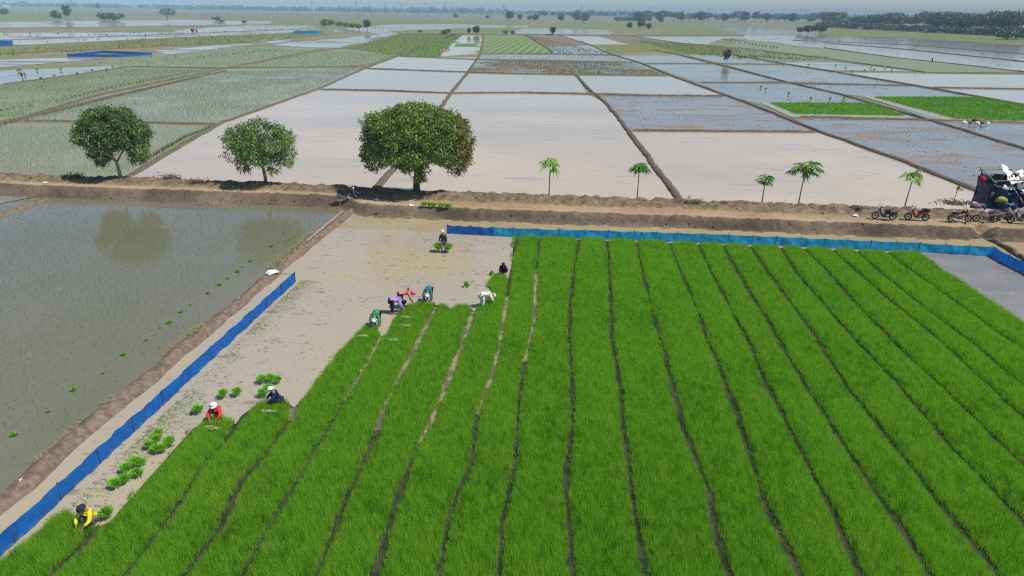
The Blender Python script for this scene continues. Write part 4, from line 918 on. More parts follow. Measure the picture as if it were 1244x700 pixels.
def person(label, px, py, face, pose, shirt, trousers, hat, hatmat, sc=1.0, walk=0, sleeve='wr', shirtmat2=None):
    """face: heading in degrees, 0 looks along +Y (away), 180 towards the camera"""
    p = at(px, py); root = empty('person', label, 'person', (p[0], p[1], 0), R(face), None, sc); Q = POSES[pose]
    J = {}; E = []
    def mir(v, s): return (v[0]*s, v[1], v[2])
    pel, ch, sh, nk, hd = (Vector(Q[k]) for k in ('pel', 'ch', 'sh', 'nk', 'hd')); J['pel'] = (tuple(pel), (.135, .105)); J['ch'] = (tuple(ch), (.135, .10)); J['sh'] = (tuple(sh), (.12, .085)); J['nk'] = (tuple(nk), .052)
    ax = (hd-nk).normalized(); J['jaw'] = (tuple(nk+ax*.07+Vector((0, .02, 0))), .066); J['hd'] = (tuple(hd+ax*.02), (.085, .092)); J['top'] = (tuple(hd+ax*.10), .06)
    E += [('pel', 'ch'), ('ch', 'sh'), ('sh', 'nk'), ('nk', 'jaw'), ('jaw', 'hd'), ('hd', 'top')]
    nose = hd+Vector((0, .105, -.01)) if pose in ('stand', 'squat') else hd+Vector((0, .05, -.10))
    J['nose'] = (tuple(nose), .016); E.append(('hd', 'nose'))
    for s, n in ((1, 'r'), (-1, 'l')):
        J['ear'+n] = (tuple(hd+Vector((.1*s, -.01, 0))), .02); E.append(('hd', 'ear'+n))
        st = walk*s
        J['hip'+n] = (tuple(pel+Vector((.10*s, 0, -.05))), .098); J['kn'+n] = (tuple(Vector(mir(Q['kn'], s))+Vector((0, st*.10, 0))), .062); J['an'+n] = (tuple(Vector(mir(Q['an'], s))+Vector((0, st*.2, 0))), .042)
        J['to'+n] = (tuple(Vector(mir(Q['to'], s))+Vector((0, st*.2, 0))), .035)
        J['so'+n] = (tuple(sh+Vector((.175*s, 0, -.01))), .062); J['el'+n] = (mir(Q['el'], s), .045); J['wr'+n] = (mir(Q['wr'], s), .03)
        hdv = Vector(mir(Q['hdir'], s)).normalized(); w = Vector(mir(Q['wr'], s)); pm = w+hdv*.075; J['pm'+n] = (tuple(pm), (.036, .02))
        E += [('pel', 'hip'+n), ('hip'+n, 'kn'+n), ('kn'+n, 'an'+n), ('an'+n, 'to'+n), ('sh', 'so'+n), ('so'+n, 'el'+n), ('el'+n, 'wr'+n), ('wr'+n, 'pm'+n)]
        side = hdv.cross(Vector((0, 1, .3))).normalized(); pn = side.cross(hdv).normalized()
        for f_, (o_, l_) in enumerate(((-.03, .068), (-.01, .08), (.011, .074), (.03, .058))):
            a = pm+side*o_+hdv*.03; b_ = a+hdv*l_*.55+pn*.012; c_ = b_+hdv*l_*.4+pn*.03
            for q_, (v_, r_) in zip('abc', ((a, .0105), (b_, .0095), (c_, .008))): J['f%d%s%s' % (f_, q_, n)] = (tuple(v_), r_)
            E += [('pm'+n, 'f%da%s' % (f_, n)), ('f%da%s' % (f_, n), 'f%db%s' % (f_, n)), ('f%db%s' % (f_, n), 'f%dc%s' % (f_, n))]
        a = w+hdv*.045-side*.045*1; b_ = a+hdv*.04-side*.022+pn*.02
        J['ta'+n] = (tuple(a), .0115); J['tb'+n] = (tuple(b_), .0095); E += [('pm'+n, 'ta'+n), ('ta'+n, 'tb'+n)]
    skin_body('body', J, E, M['skin'], root)
    K = lambda k, r_: (J[k][0], r_)
    cuff = lambda n, t=.12: tuple(Vector(J['wr'+n][0])*(1-t)+Vector(J['el'+n][0])*t)
    SJ = {'ch': K('ch', (.185, .145)), 'sh': K('sh', (.165, .125)), 'col': (tuple(sh.lerp(nk, .6)), .075), 'waist': (tuple(pel.lerp(ch, .05)), (.185, .155)), 'hem': (tuple(pel+(pel-ch).normalized()*.07), (.195, .165))}
    SE = [('ch', 'sh'), ('sh', 'col'), ('ch', 'waist'), ('waist', 'hem')]
    for n in 'rl':
        SJ['so'+n] = K('so'+n, .095); SJ['el'+n] = K('el'+n, .074); SE += [('sh', 'so'+n), ('so'+n, 'el'+n)]
        if sleeve == 'wr': SJ['cu'+n] = (cuff(n), .052); SE.append(('el'+n, 'cu'+n))
    skin_body('shirt', SJ, SE, shirt, root)
    TJ = {'pel': K('pel', (.155, .128))}; TE = []
    for n in 'rl':
        TJ['hip'+n] = K('hip'+n, .13); TJ['kn'+n] = K('kn'+n, .098); TJ['sh'+n] = (tuple(Vector(J['kn'+n][0]).lerp(Vector(J['an'+n][0]), .82)), .062); TE += [('pel', 'hip'+n), ('hip'+n, 'kn'+n), ('kn'+n, 'sh'+n)]
    skin_body('trousers', TJ, TE, trousers, root)
    # face: two eyes and a mouth on the front of the head
    fwd = Vector((0, 1, -.15)).normalized() if pose in ('stand', 'squat') else Vector((0, .35, -.94)).normalized(); f = MB(); upv = fwd.cross(Vector((1, 0, 0))).normalized()*-1
    for s in (1, -1): f.ell(hd+fwd*.086+Vector((.034*s, 0, 0))+ax*.02, (.013, .009, .008), 6, 4)
    f.ell(hd+fwd*.082-ax*.045, (.026, .008, .008), 6, 4); f.build('face', M['black'], root)
    # headgear
    base = hd+ax*.055; q = ax.to_track_quat('Z', 'Y')
    def put(mb, name, mat, par):
        o = mb.build(name, mat, par, smooth=True); o.location = base; o.rotation_mode = 'QUATERNION'; o.rotation_quaternion = q; return o
    if hat in ('brim', 'cone'):
        c_ = put(MB().lathe([(.112, -.02), (.113, .03), (.10, .085), (.06, .115), (.01, .12)], 12), 'hat', hatmat, root)
        br = MB().lathe([(.10, .0), (.148, -.012), (.172, -.03), (.174, -.024), (.15, .0), (.105, .012)], 14).build('brim', hatmat, c_, smooth=True)
    elif hat == 'cap':
        c_ = put(MB().lathe([(.112, -.04), (.115, .03), (.10, .085), (.06, .112), (.01, .118)], 12), 'cap', hatmat, root)
        vz = MB().loft([(0, .01, .085, .01, 0), (.0, .0, .08, .008, 0)], 8); fz = MB()
        pts = [(x, y, -.02-.02*(y > .16)) for y, ww in ((.08, .095), (.13, .09), (.185, .06)) for x in (-ww, 0, ww)]
        fz.add(pts + [(x, y, z-.012) for x, y, z in pts], [(0, 1, 4, 3), (1, 2, 5, 4), (3, 4, 7, 6), (4, 5, 8, 7), (9, 12, 13, 10), (10, 13, 14, 11), (12, 15, 16, 13), (13, 16, 17, 14), (0, 3, 12, 9), (3, 6, 15, 12), (6, 7, 16, 15), (7, 8, 17, 16), (8, 5, 14, 17), (5, 2, 11, 14), (0, 9, 10, 1), (1, 10, 11, 2)]).build('visor', hatmat, c_)
    elif hat == 'scarf':
        c_ = put(MB().lathe([(.085, -.14), (.118, -.07), (.122, .0), (.112, .05), (.07, .082), (.01, .09)], 12), 'headscarf', hatmat, root)
        MB().tube([(0, -.10, -.06), (.02, -.16, -.12), (.03, -.18, -.2)], [.04, .035, .012], 6).build('scarf_tail', hatmat, c_)
    return root
def cl(name, c): M[name] = plain(name, c, .85, .15, 0, .12, 7); return M[name]
navy = cl('navy_cloth', (.012, .022, .11)); yel = cl('yellow_cloth', (.80, .62, .02)); red = cl('red_cloth', (.62, .035, .03)); grn = cl('green_cloth', (.05, .26, .09)); lil = cl('lilac_cloth', (.40, .27, .62))
sal = cl('salmon_cloth', (.72, .25, .20)); teal = cl('teal_cloth', (.03, .17, .19)); oliv = cl('olive_cloth', (.055, .055, .035)); blk = cl('black_cloth', (.014, .014, .022)); crm = cl('cream_cloth', (.70, .66, .62))
pink = cl('pink_cloth', (.78, .13, .20)); gry = cl('grey_cloth', (.18, .17, .17)); tan = cl('tan_cloth', (.45, .33, .2)); dkh = cl('dark_hat', (.03, .03, .05)); mar = cl('maroon_cloth', (.10, .02, .03))
person('worker in a bright yellow shirt and dark brimmed hat crouching by the left net', 112, 637, 172, 'squat', yel, gry, 'brim', dkh, .88)
person('worker in a red shirt and white brimmed hat crouching at the ragged edge', 265, 510, 185, 'squat', red, tan, 'brim', M['white'], .88)
person('worker in a navy shirt and white cap crouching beside the bundle cluster', 338, 492, 120, 'squat', navy, blk, 'cap', M['white'], .88)
person('stooping worker with a green back and white brimmed hat, head down', 459, 396, 182, 'bend', grn, blk, 'brim', M['white'], 1.05)
person('stooping worker in a lilac shirt bent low over the strip', 476, 381, -78, 'bend', lil, blk, 'scarf', blk, 1.05)
person('stooping worker in a salmon shirt with a pink headscarf', 487, 375, -75, 'stoop', sal, mar, 'scarf', pink, 1.08)
person('worker in a teal and black top with white hat bending forward', 522, 366, 180, 'bend', teal, blk, 'brim', M['white'], 1.05)
person('standing worker in olive clothes and white cap carrying two seedling bundles', 539, 307, 165, 'stand', oliv, gry, 'cap', M['white'], .95, .6)
person('squatting worker dressed in black with a dark headscarf', 611, 334, 190, 'squat', blk, navy, 'scarf', mar, .88)
person('stooping worker in cream white clothes with a white and pink brimmed hat', 585, 374, -62, 'bend', crm, crm, 'brim', cl('pale_pink_cloth', (.8, .68, .62)), 1.05)
pp = at(539, 306)
for s, l in ((-1, 'seedling bundle hanging from the left hand of the standing worker'), (1, 'seedling bundle hanging from the right hand of the standing worker')):
    bundle(l, (pp[0]+s*.34, pp[1]-.12, .08), s, 1.75, s+1, 'seedling bundles carried by the standing worker')
def tiny_person(label, px, py, shirt):
    person(label, px, py, 90, 'stand', shirt, blk, 'brim', M['white'] if shirt is blk else blk, 1.08)
tiny_person('distant dark figure standing on the white water behind the green strip', 1132, 76, blk)
tiny_person('distant figure standing at the far bund near the lone bushes on the right', 1020, 52, blk)
tiny_person('distant figure standing in the far left pond', 177, 45, blk)
tiny_person('distant figure in a orange top standing in the bluish left pond', 27, 94, sal)

# ------------------------------------------------------------------ motorbikes
def motorbike(label, loc, rz, paint, group, kind='scooter', crate=False):
    root = empty('motorbike', label, 'motorbike', loc, rz, group); P = M[paint]
    for x in (-.62, .62):
        t = MB(); n = 20
        ring = [(x+.235*math.cos(2*math.pi*i/n), 0, .28+.235*math.sin(2*math.pi*i/n)) for i in range(n)]; t.tube(ring, .045, 6, True)
        w = t.build('wheel', M['rubber'], root, smooth=True); r_ = MB()
        r_.tube([(x+.195*math.cos(2*math.pi*i/n), 0, .28+.195*math.sin(2*math.pi*i/n)) for i in range(n)], .02, 5, True)
        for k_ in range(6): a = k_*math.pi/3; r_.tube([(x, 0, .28), (x+.19*math.cos(a), 0, .28+.19*math.sin(a))], .013, 4)
        r_.lathe([(.045, -.06), (.06, -.05), (.06, .05), (.045, .06)], 10, (x, 0, .28), 'y'); r_.build('rim', M['alloy'], w)
    MB().tube([(.62, .07, .28), (.5, .07, .62), (.40, .05, .9)], .022, 6).tube([(.62, -.07, .28), (.5, -.07, .62), (.40, -.05, .9)], .022, 6).build('fork', M['chrome'], root)
    MB().loft([(.28, .34, .045, .012, .9), (.38, .48, .05, .012, .7), (.30, .52, .05, .012, 0)], 6)
    arc = [(.62+.33*math.cos(a), .28+.33*math.sin(a), .06, .012, a+math.pi/2+math.pi/2-math.pi/2) for a in np.linspace(.3, 2.5, 8)]
    MB().loft(arc, 8).build('front_fender', P, root, smooth=True)
    MB().loft([(-.62+.34*math.cos(a), .28+.34*math.sin(a), .06, .012, a) for a in np.linspace(.9, 2.9, 7)], 8).build('rear_fender', M['black'], root, smooth=True)
    if kind == 'scooter':
        MB().loft([(-.86, .72, .05, .05, .2), (-.7, .70, .115, .085, .2), (-.4, .62, .13, .12, .05), (-.1, .52, .10, .13, -.2), (.02, .46, .06, .10, -.2)], 10).build('body_cover', P, root, smooth=True)
        MB().loft([(.06, .36, .10, .05, .1), (.22, .40, .11, .05, .7), (.33, .60, .17, .05, 1.25), (.40, .86, .14, .055, 1.3), (.36, 1.0, .08, .06, 1.4)], 10).build('leg_shield', P, root, smooth=True)
        MB().box((.05, 0, .33), (.36, .22, .05)).build('footboard', M['black'], root)
        MB().loft([(-.72, .83, .09, .035, .1), (-.5, .80, .13, .045, .08), (-.2, .74, .125, .05, .12), (.04, .69, .07, .04, .2)], 10).build('seat', M['vinyl'], root, smooth=True)
    else:
        MB().loft([(-.02, .76, .08, .06, 0), (.12, .80, .135, .11, .05), (.30, .83, .12, .10, .1), (.40, .80, .05, .05, .2)], 10).build('fuel_tank', P, root, smooth=True)
        MB().loft([(-.74, .80, .09, .04, .1), (-.45, .76, .13, .05, .05), (-.1, .74, .10, .05, 0)], 10).build('seat', M['vinyl'], root, smooth=True)
        MB().loft([(-.72, .68, .05, .05, .1), (-.5, .64, .10, .08, .1), (-.2, .60, .10, .07, 0)], 10).build('side_cover', P, root, smooth=True)
        MB().tube([(.38, 0, .85), (.30, 0, .45), (.1, 0, .3), (-.25, 0, .32), (-.3, 0, .62), (.3, 0, .72)], .025, 6).build('frame', M['black'], root)
    MB().box((.02, 0, .32), (.26, .2, .2), (0, .2, 0)).loft([(.0, .36, .08, .09, .3), (.2, .46, .07, .09, .6)], 8).lathe([(.02, -.15), (.09, -.14), (.09, .14), (.02, .15)], 12, (-.06, 0, .28), 'y').build('engine', M['alloy'], root)
    MB().tube([(.1, -.12, .28), (-.1, -.14, .2), (-.4, -.15, .24), (-.82, -.16, .34)], [.02, .025, .05, .055], 8).build('exhaust', M['chrome'], root, smooth=True)
    MB().tube([(.36, .34, 1.02), (.40, .2, 1.0), (.38, 0, .97), (.40, -.2, 1.0), (.36, -.34, 1.02)], .016, 6).tube([(.35, .36, 1.02), (.38, .24, 1.01)], .024, 6).tube([(.35, -.36, 1.02), (.38, -.24, 1.01)], .024, 6).build('handlebar', M['black'], root)
    MB().ell((.47, 0, .92), (.08, .10, .08), 10, 6).build('headlight', M['lens'], root, smooth=True)
    MB().ell((-.86, 0, .72), (.04, .08, .04), 8, 5).build('tail_light', M['redlens'], root, smooth=True)
    for s in (1, -1):
        m_ = MB().tube([(.40, .2*s, 1.0), (.38, .27*s, 1.2)], .009, 5).build('mirror', M['black'], root); MB().ell((.38, .28*s, 1.22), (.015, .07, .045), 8, 5).build('glass', M['chrome'], m_)
    MB().tube([(-.05, .12, .26), (-.12, .24, .02)], .013, 5).build('kickstand', M['chrome'], root)
    MB().tube([(-.62, .1, .30), (-.5, .11, .62)], .028, 6).tube([(-.62, -.1, .30), (-.5, -.11, .62)], .028, 6).build('shock_absorber', M['alloy'], root)
    MB().tube([(-.55, .1, .86), (-.92, .1, .84), (-.92, -.1, .84), (-.55, -.1, .86)], .012, 5).build('rear_rack', M['chrome'], root)
    return root
def road_at(px, py): p = at(px, py, .8); return (p[0], p[1], .80)
pk = 'motorbikes parked along the track'
mb1 = motorbike('dark purple scooter with black side bags, leftmost of the pair by the papaya', road_at(1073, 267), R(176), 'paint', pk)
MB().loft([(-.78, .62, .24, .10, 0), (-.72, .62, .27, .20, 0), (-.3, .62, .27, .20, 0), (-.24, .62, .24, .12, 0)], 10, .5).build('pannier_bag', M['black'], mb1)
mb2 = motorbike('red scooter parked right of the dark purple one', road_at(1113, 268), R(178), 'red_paint', pk)
MB().loft([(-.8, .88, .16, .05, 0), (-.5, .9, .18, .06, 0), (-.3, .88, .14, .05, 0)], 8, .5).build('rain_cover', M['black'], mb2)
mb3 = motorbike('black motorbike with orange front fairing, left of the shelter', road_at(1165, 270), R(4), 'dark_paint', pk, 'bike')
MB().loft([(.42, .62, .10, .10, 1.2), (.50, .80, .13, .12, 1.3), (.44, .98, .08, .06, 1.4)], 10).build('front_fairing', M['orange_paint'], mb3, smooth=True)
motorbike('silver grey motorbike in front of the shelter post', road_at(1196, 270), R(176), 'silver_paint', pk, 'bike')
motorbike('dark motorbike half hidden under the shelter edge', road_at(1215, 268), R(10), 'dark_paint', pk, 'bike')
motorbike('blue and white scooter at the right edge in front of the shelter', road_at(1238, 272), R(172), 'blue_paint', pk)
motorbike('black motorbike parked in the shade of the big mango tree', road_at(423, 242), R(4), 'dark_paint', pk, 'bike')

# ------------------------------------------------------------------ roadside shelter
sx, sy, sz = road_at(1228, 258); sh = empty('shelter', 'makeshift bamboo shelter hung with dark blue tarpaulin and a torn white roof sheet', 'shelter', (sx, sy+1.6, .85))
M['tarp'] = plain('dark_tarpaulin', (.018, .03, .065), .5, .4, 0, .4, 1.5, .4); M['bluetarp'] = plain('blue_tarpaulin', (.025, .055, .19), .5, .4, 0, .3, 1.5, .3)
for x, y, h in ((-1.55, -1, 2.35), (-1.6, .9, 2.75), (.5, -1.1, 2.5), (.5, 1, 2.9), (2.4, -1.1, 2.5), (2.4, 1, 2.9)): MB().tube([(x-.1, y, -.2), (x, y+.03, h*.5), (x+.05, y, h)], [.055, .05, .045], 7).build('post', M['post'], sh)
for a, b in (((-1.7, -1.05, 2.25), (2.6, -1.1, 2.5)), ((-1.8, .95, 2.7), (2.6, 1, 2.9)), ((-1.55, -1.4, 2.15), (-1.6, 1.3, 2.85)), ((.5, -1.4, 2.4), (.5, 1.3, 3.0)), ((-2.1, -.9, .2), (-1.45, -.9, 2.3)), ((-1.5, -1.05, 1.3), (2.4, -1.1, 1.35))): MB().tube([a, tuple((np.array(a)+b)/2+np.array((0, 0, .03))), b], .04, 6).build('pole', M['bamboo'] if a[2] > 2 else M['post'], sh)
def cloth(name, corners, nx, ny, amp, mat, seed, holes=0.0, sagz=.15):
    a, b, c, d = (np.array(q, float) for q in corners); n = np.cross(b-a, d-a); n /= np.linalg.norm(n); rs = np.random.default_rng(seed); V = []; Fs = []
    for i in range(nx+1):
        for j in range(ny+1):
            u, v = i/nx, j/ny; p = a*(1-u)*(1-v)+b*u*(1-v)+c*u*v+d*(1-u)*v
            k_ = float(fbm(u*4+seed, v*4, seed, 3)); V.append(p+n*amp*k_*2+np.array((0, 0, -sagz*4*u*(1-u)*v)))
    for i in range(nx):
        for j in range(ny):
            if rs.random() < holes*(1 if .15 < i/nx else .2): continue
            q = i*(ny+1)+j; Fs.append((q, q+ny+1, q+ny+2, q+1))
    me = np_mesh(name, V, Fs, smooth=True); o = link(name, me, mat, sh); sm = o.modifiers.new('thick', 'SOLIDIFY'); sm.thickness = .012; return o
cloth('tarpaulin', [(-1.75, -1.15, .1), (-.3, -1.25, .0), (-.2, -1.15, 2.0), (-1.55, -1.05, 2.1)], 12, 12, .3, M['tarp'], 3)
cloth('tarpaulin', [(-.35, -1.3, .4), (1.1, -1.3, .2), (1.0, -1.2, 2.2), (-.25, -1.1, 1.9)], 12, 12, .32, M['bluetarp'], 4).data.materials[0] = M['tarp']
cloth('tarpaulin', [(.6, -1.35, .6), (2.5, -1.3, .5), (2.5, -1.15, 2.3), (.7, -1.2, 1.7)], 12, 12, .28, M['tarp'], 5)
cloth('tarpaulin', [(-1.7, -1.1, .2), (-1.7, 1.0, .2), (-1.6, 1.0, 2.3), (-1.6, -1.05, 2.0)], 8, 10, .12, M['tarp'], 6)
cloth('back_sheet', [(-1.6, 1.0, .1), (2.5, 1.05, .1), (2.5, 1.05, 2.7), (-1.6, .95, 2.5)], 10, 8, .1, M['tarp'], 7)
cloth('roof_sheet', [(-.55, -1.5, 2.15), (2.7, -1.6, 2.35), (2.7, 1.2, 3.25), (-.1, 1.2, 3.1)], 26, 18, .22, M['white'], 8, .36, .3)
cloth('draped_sheet', [(.3, -1.75, 1.5), (2.6, -1.8, .9), (2.7, -1.65, 2.4), (-.1, -1.6, 2.3)], 24, 16, .25, M['white'], 11, .45, .1)
cloth('tarpaulin', [(-1.2, -1.5, .3), (.2, -1.7, .2), (.3, -1.3, 1.5), (-1.1, -1.25, 1.9)], 12, 10, .4, M['bluetarp'], 12)
cloth('torn_strip', [(-1.0, -1.45, 1.75), (-.3, -1.5, 1.7), (-.2, -1.35, 2.2), (-.9, -1.3, 2.1)], 10, 6, .1, M['white'], 9, .25)
MB().tube([(-.3, -1.45, 1.9), (.2, -1.5, 1.4), (.7, -1.5, .8), (1.0, -1.5, .7)], .025, 5).build('rope', M['white'], sh)
MB().box((.4, .0, .55), (3.2, 1.4, .08)).build('bench', M['bamboo'], sh)
o = MB().ell((0, 0, 0), (.24, .2, .26), 10, 7).ell((.12, .05, -.14), (.14, .14, .15), 8, 6).lathe([(.05, .2), (.03, .3), (.01, .36)], 6).build('bag', cl('red_plastic', (.42, .02, .03)), None, (sx-2.0, sy+1.4, 3.05), True); tag(o, 'red plastic bag hung on the left end of the shelter roof pole', 'bag')
for i, (dx, dy, l, m_) in enumerate(((-.9, .1, 'yellow green sack stacked inside the shelter opening', cl('yellow_sack', (.35, .36, .06))), (-2.2, .3, 'dark sack slumped against the left post of the shelter', M['tarp']), (-2.6, .2, 'purple grey sack lying left of the shelter', cl('mauve_sack', (.22, .15, .2))))):
    o = MB().loft([(-.42, .12, .12, .10, 0), (-.3, .2, .26, .18, .05), (0, .24, .30, .23, 0), (.3, .2, .26, .18, 0), (.42, .14, .1, .1, 0)], 10, .7).build('sack', m_, None, (sx+dx, sy+dy, .95 if i else 1.55), True); tag(o, l, 'sack')

# ------------------------------------------------------------------ small litter
def crumple(name, label, cat, px, py, z, size, mat, seed):
    p = at(px, py, z); rs = np.random.default_rng(seed); n = 9; V = []; Fs = []
    for i in range(n):
        for j in range(n):
            u, v = i/(n-1)-.5, j/(n-1)-.5; e = 1-.25*abs(float(fbm(u*3+seed, v*3, seed, 2)))
            V.append((u*size[0]*e, v*size[1]*e, size[2]*(1-4*u*u)*(1-4*v*v)*(.7+float(fbm(u*5, v*5, seed, 3)))))
    for i in range(n-1):
        for j in range(n-1): q = i*n+j; Fs.append((q, q+n, q+n+1, q+1))
    me = np_mesh(name, V, Fs); o = link(name, me, mat, None, (p[0], p[1], z), (0, 0, seed)); sm = o.modifiers.new('t', 'SOLIDIFY'); sm.thickness = .02; return tag(o, label, cat)
crumple('sack', 'white plastic sack lying on the brown bund above the blue net end', 'sack', 330, 331, .3, (.75, .55, .3), M['sack'], 1)
crumple('litter', 'flat white sheet on the track left of the green bundle row', 'litter', 499, 249, .82, (.6, .35, .06), M['sack'], 2)
crumple('litter', 'small white scrap by the shade of the big tree', 'litter', 458, 242, .84, (.4, .3, .1), M['sack'], 3)
crumple('litter', 'white scrap lying on the bund at the lower left edge', 'litter', 28, 582, .3, (.26, .16, .04), M['sack'], 4)
crumple('litter', 'pale scrap on the verge beside the leftmost track shadow', 'litter', 55, 222, .85, (.4, .25, .08), M['sack'], 5)
crumple('litter', 'white litter on the verge below the dark rubbish heap', 'litter', 1039, 262, .85, (.45, .35, .15), M['sack'], 6)
M['mudclod'] = plain('wet_mud_clod', (.26, .21, .145), .5, .4, 0, .3, 9)
# clods broken from the bank
cm = []
for k in range(4):
    mb = MB().ell((0, 0, 0), (1, .8, .6), 7, 5); rs = np.random.default_rng(k); mb.v = [tuple(np.array(v)*(1+rs.uniform(-.25, .25))) for v in mb.v]; m_ = mb.mesh('clod'); m_.materials.append(M['bundnear']); cm.append(m_)
root = None
V = []; Fs = []
for i in range(800):
    x = random.uniform(-70, 42); fr, sl_, tb, cr = (float(q) for q in bank_par(np.array(x))); y = random.choice((random.uniform(fr-.2, fr+.5), random.uniform(tb+.1, cr+.4), random.uniform(tb, cr))); s_ = random.choice((.03, .04, .05, .07, .10)); m_ = cm[i % 4]; z = float(bank_z(np.array(x), np.array(y)))+s_*.2; b = len(V); a = random.uniform(0, 6)
    for v in m_.vertices: V.append((x+s_*(v.co.x*math.cos(a)-v.co.y*math.sin(a)), y+s_*(v.co.x*math.sin(a)+v.co.y*math.cos(a)), z+s_*v.co.z))
    Fs += [tuple(b+q for q in p.vertices) for p in m_.polygons]
me = bpy.data.meshes.new('earth_clods'); me.from_pydata(V, [], Fs); tag(link('earth_clods', me, M['bundnear']), 'broken earth clods strewn over the embankment', 'clods', None, 'stuff')
# clods and trampled lumps on the bare mud
V = []; Fs = []; cv = [np.array([v.co[:] for v in m_.vertices]) for m_ in cm]; cf = [[tuple(p.vertices) for p in m_.polygons] for m_ in cm]
nn = 0
while nn < 800:
    y = random.uniform(11, 50); x = random.uniform(-16.0, -3.5)
    if inpoly(np.array([x]), np.array([y]), OUT)[0] or fbm(x*.5, y*.5, 55, 3) < -.1: continue
    s_ = random.choice((.03, .04, .05, .07)); w_ = cv[nn % 4]*np.array((s_*random.uniform(1, 2.2), s_, s_*.55)); an = random.uniform(-.5, .5); b0 = len(V)
    V += [(x+q[0]*math.cos(an)-q[1]*math.sin(an), y+q[0]*math.sin(an)+q[1]*math.cos(an), q[2]) for q in w_]; Fs += [tuple(b0+i for i in p) for p in cf[nn % 4]]; nn += 1
me = bpy.data.meshes.new('mud_clods'); me.from_pydata(V, [], Fs); tag(link('mud_clods', me, M['mudclod']), 'small trampled mud lumps scattered over the bare seedbed mud', 'clods', None, 'stuff')
# heap of sacks by the larger nursery
for i, (dx, dy, s_, c_) in enumerate(((-1.6, 0, .8, 'sack'), (-.6, .2, .7, 'rb'), (.2, -.1, .75, 'sack'), (1.0, .1, .8, 'rb'), (1.8, 0, .7, 'sack'), (.3, .6, .9, 'rb'))):
    p = at(1184, 152); mt = M['sack'] if c_ == 'sack' else M.get('redbrown') or cl('redbrown', (.22, .09, .06))
    o = MB().loft([(-.5, .2, .2, .12, 0), (-.3, .3, .34, .28, .1), (.2, .32, .36, .3, 0), (.5, .2, .2, .14, 0)], 9, .7).build('sack', mt, None, (p[0]+dx, p[1]+dy, .1+.25*(i == 5)), True, (0, 0, i*1.1)); o.scale = (s_,)*3
    tag(o, ['white sack at the left end of the heap by the larger nursery', 'red brown sack second from the left in the heap by the nursery', 'white sack in the middle of the heap by the larger nursery', 'red brown sack second from the right in the heap by the nursery', 'white sack at the right end of the heap by the larger nursery', 'red brown sack lying on top of the heap by the nursery'][i], 'sack', 'sacks heaped by the nursery, ' + ('white' if c_ == 'sack' else 'red brown'))

# ------------------------------------------------------------------ trees of the middle distance and the horizon
def far_tree_proto(seed, w, h, trunk_h, flat, n, L, col, label, name='field_tree', cat='tree'):
    root = empty(name, label, cat, (0, 0, -500)); rs = np.random.default_rng(seed)
    lobes = [(rs.uniform(-.32, .32)*w, rs.uniform(-.3, .3)*w, trunk_h+(h-trunk_h)*(.5+.25*rs.uniform(-1, 1)), w*rs.uniform(.2, .32), w*rs.uniform(.2, .3), (h-trunk_h)*rs.uniform(.28, .42)*flat) for _ in range(9)]
    pts = crown_points(lobes, n, .5); c = np.array(col)*(1+.3*rng.normal(0, 1, (len(pts)*5, 1))); c = np.clip(c, .003, .3)
    link('crown', leaf_cloud(pts, 5, L, L*.6, L*.3, .2, c), M['leaf'], root)
    t = MB().tube([(0, 0, -.3), (.02*w, 0, trunk_h*.6), (0, 0, trunk_h*1.25)], [.035*h*.6, .028*h*.6, .018*h*.6], 6)
    for l in lobes[:5]: t.tube([(0, 0, trunk_h*.8), tuple((np.array((0, 0, trunk_h))+l[:3])/2), l[:3]], [.016*h*.6, .01*h*.6, .004*h*.6], 4)
    t.build('trunk', M['bark'], root); return root
GR = (.08, .12, .045); DG = (.055, .09, .04); LG = (.13, .20, .06)
rain = [far_tree_proto(i, 14+i*2.5, 13.5, 5.6-.5*i, .85, 230, 1.3, (.09, .135, .055), 'x') for i in range(4)]
rnd = [far_tree_proto(10+i, 5.5, 6.5, 1.4+.3*i, 1.0, 200, .75, DG, 'x') for i in range(3)]
bsh = [far_tree_proto(20+i, 6, 3.4, .4, 1.1, 170, .7, (GR, LG)[i], 'x') for i in range(2)]
used = set()
def place(protos, px, py, hpx, label, group, k, wide=1.0):
    pr = protos[k % len(protos)]; p = at(px, py); d = math.hypot(p[0], p[1]); ht = hpx*d/FOC*1.06
    base = {id(rain[0]): 13.5}.get(id(protos[0]), 6.5 if protos is rnd else 3.4); s_ = ht/base
    return copy_thing(pr, (p[0], p[1], -.05), random.uniform(0, 6.28), label, group, (s_*wide, s_*wide, s_))
g1 = 'rain trees along the far right field edge'
XS = sorted(random.uniform(1001, 1230) for _ in range(34))
for i, x in enumerate(XS):
    x = x*.55+.45*(1001+i*6.9); y = 33+(x-1000)*.047; h = 13+(x-1000)*.028+random.uniform(-3.5, 1.5)
    place(rain, x, y, h, ORD[i]+' rain tree from the left in the long far right row', g1, i, 1.0)
for i in range(22):
    x = 1000+i*10.5+random.uniform(-3, 3); place(bsh, x, 33.6+(x-1000)*.047, random.uniform(4.5, 7), ORD[i]+' low bush from the left under the long far right rain tree row', 'bushes under the far right rain trees', 0, 1.3)
for x, y, h, l in ((1222, 48, 11, 'dark round bush at the right end of the rain tree row'), (1244, 47.5, 9, 'dark bush cut by the right edge of the picture')): place(bsh, x, y, h, l, None, 0, 1.2)
for i, (x, y, h) in enumerate(((971, 40.5, 6), (979, 41.5, 8), (990, 41.5, 8.5), (999, 40.5, 7.5))): place(rnd, x, y, h, ORD[i]+' tree from the left in the clump of four mirrored in far right water', 'clump of four trees by the far water', i, 1.25)
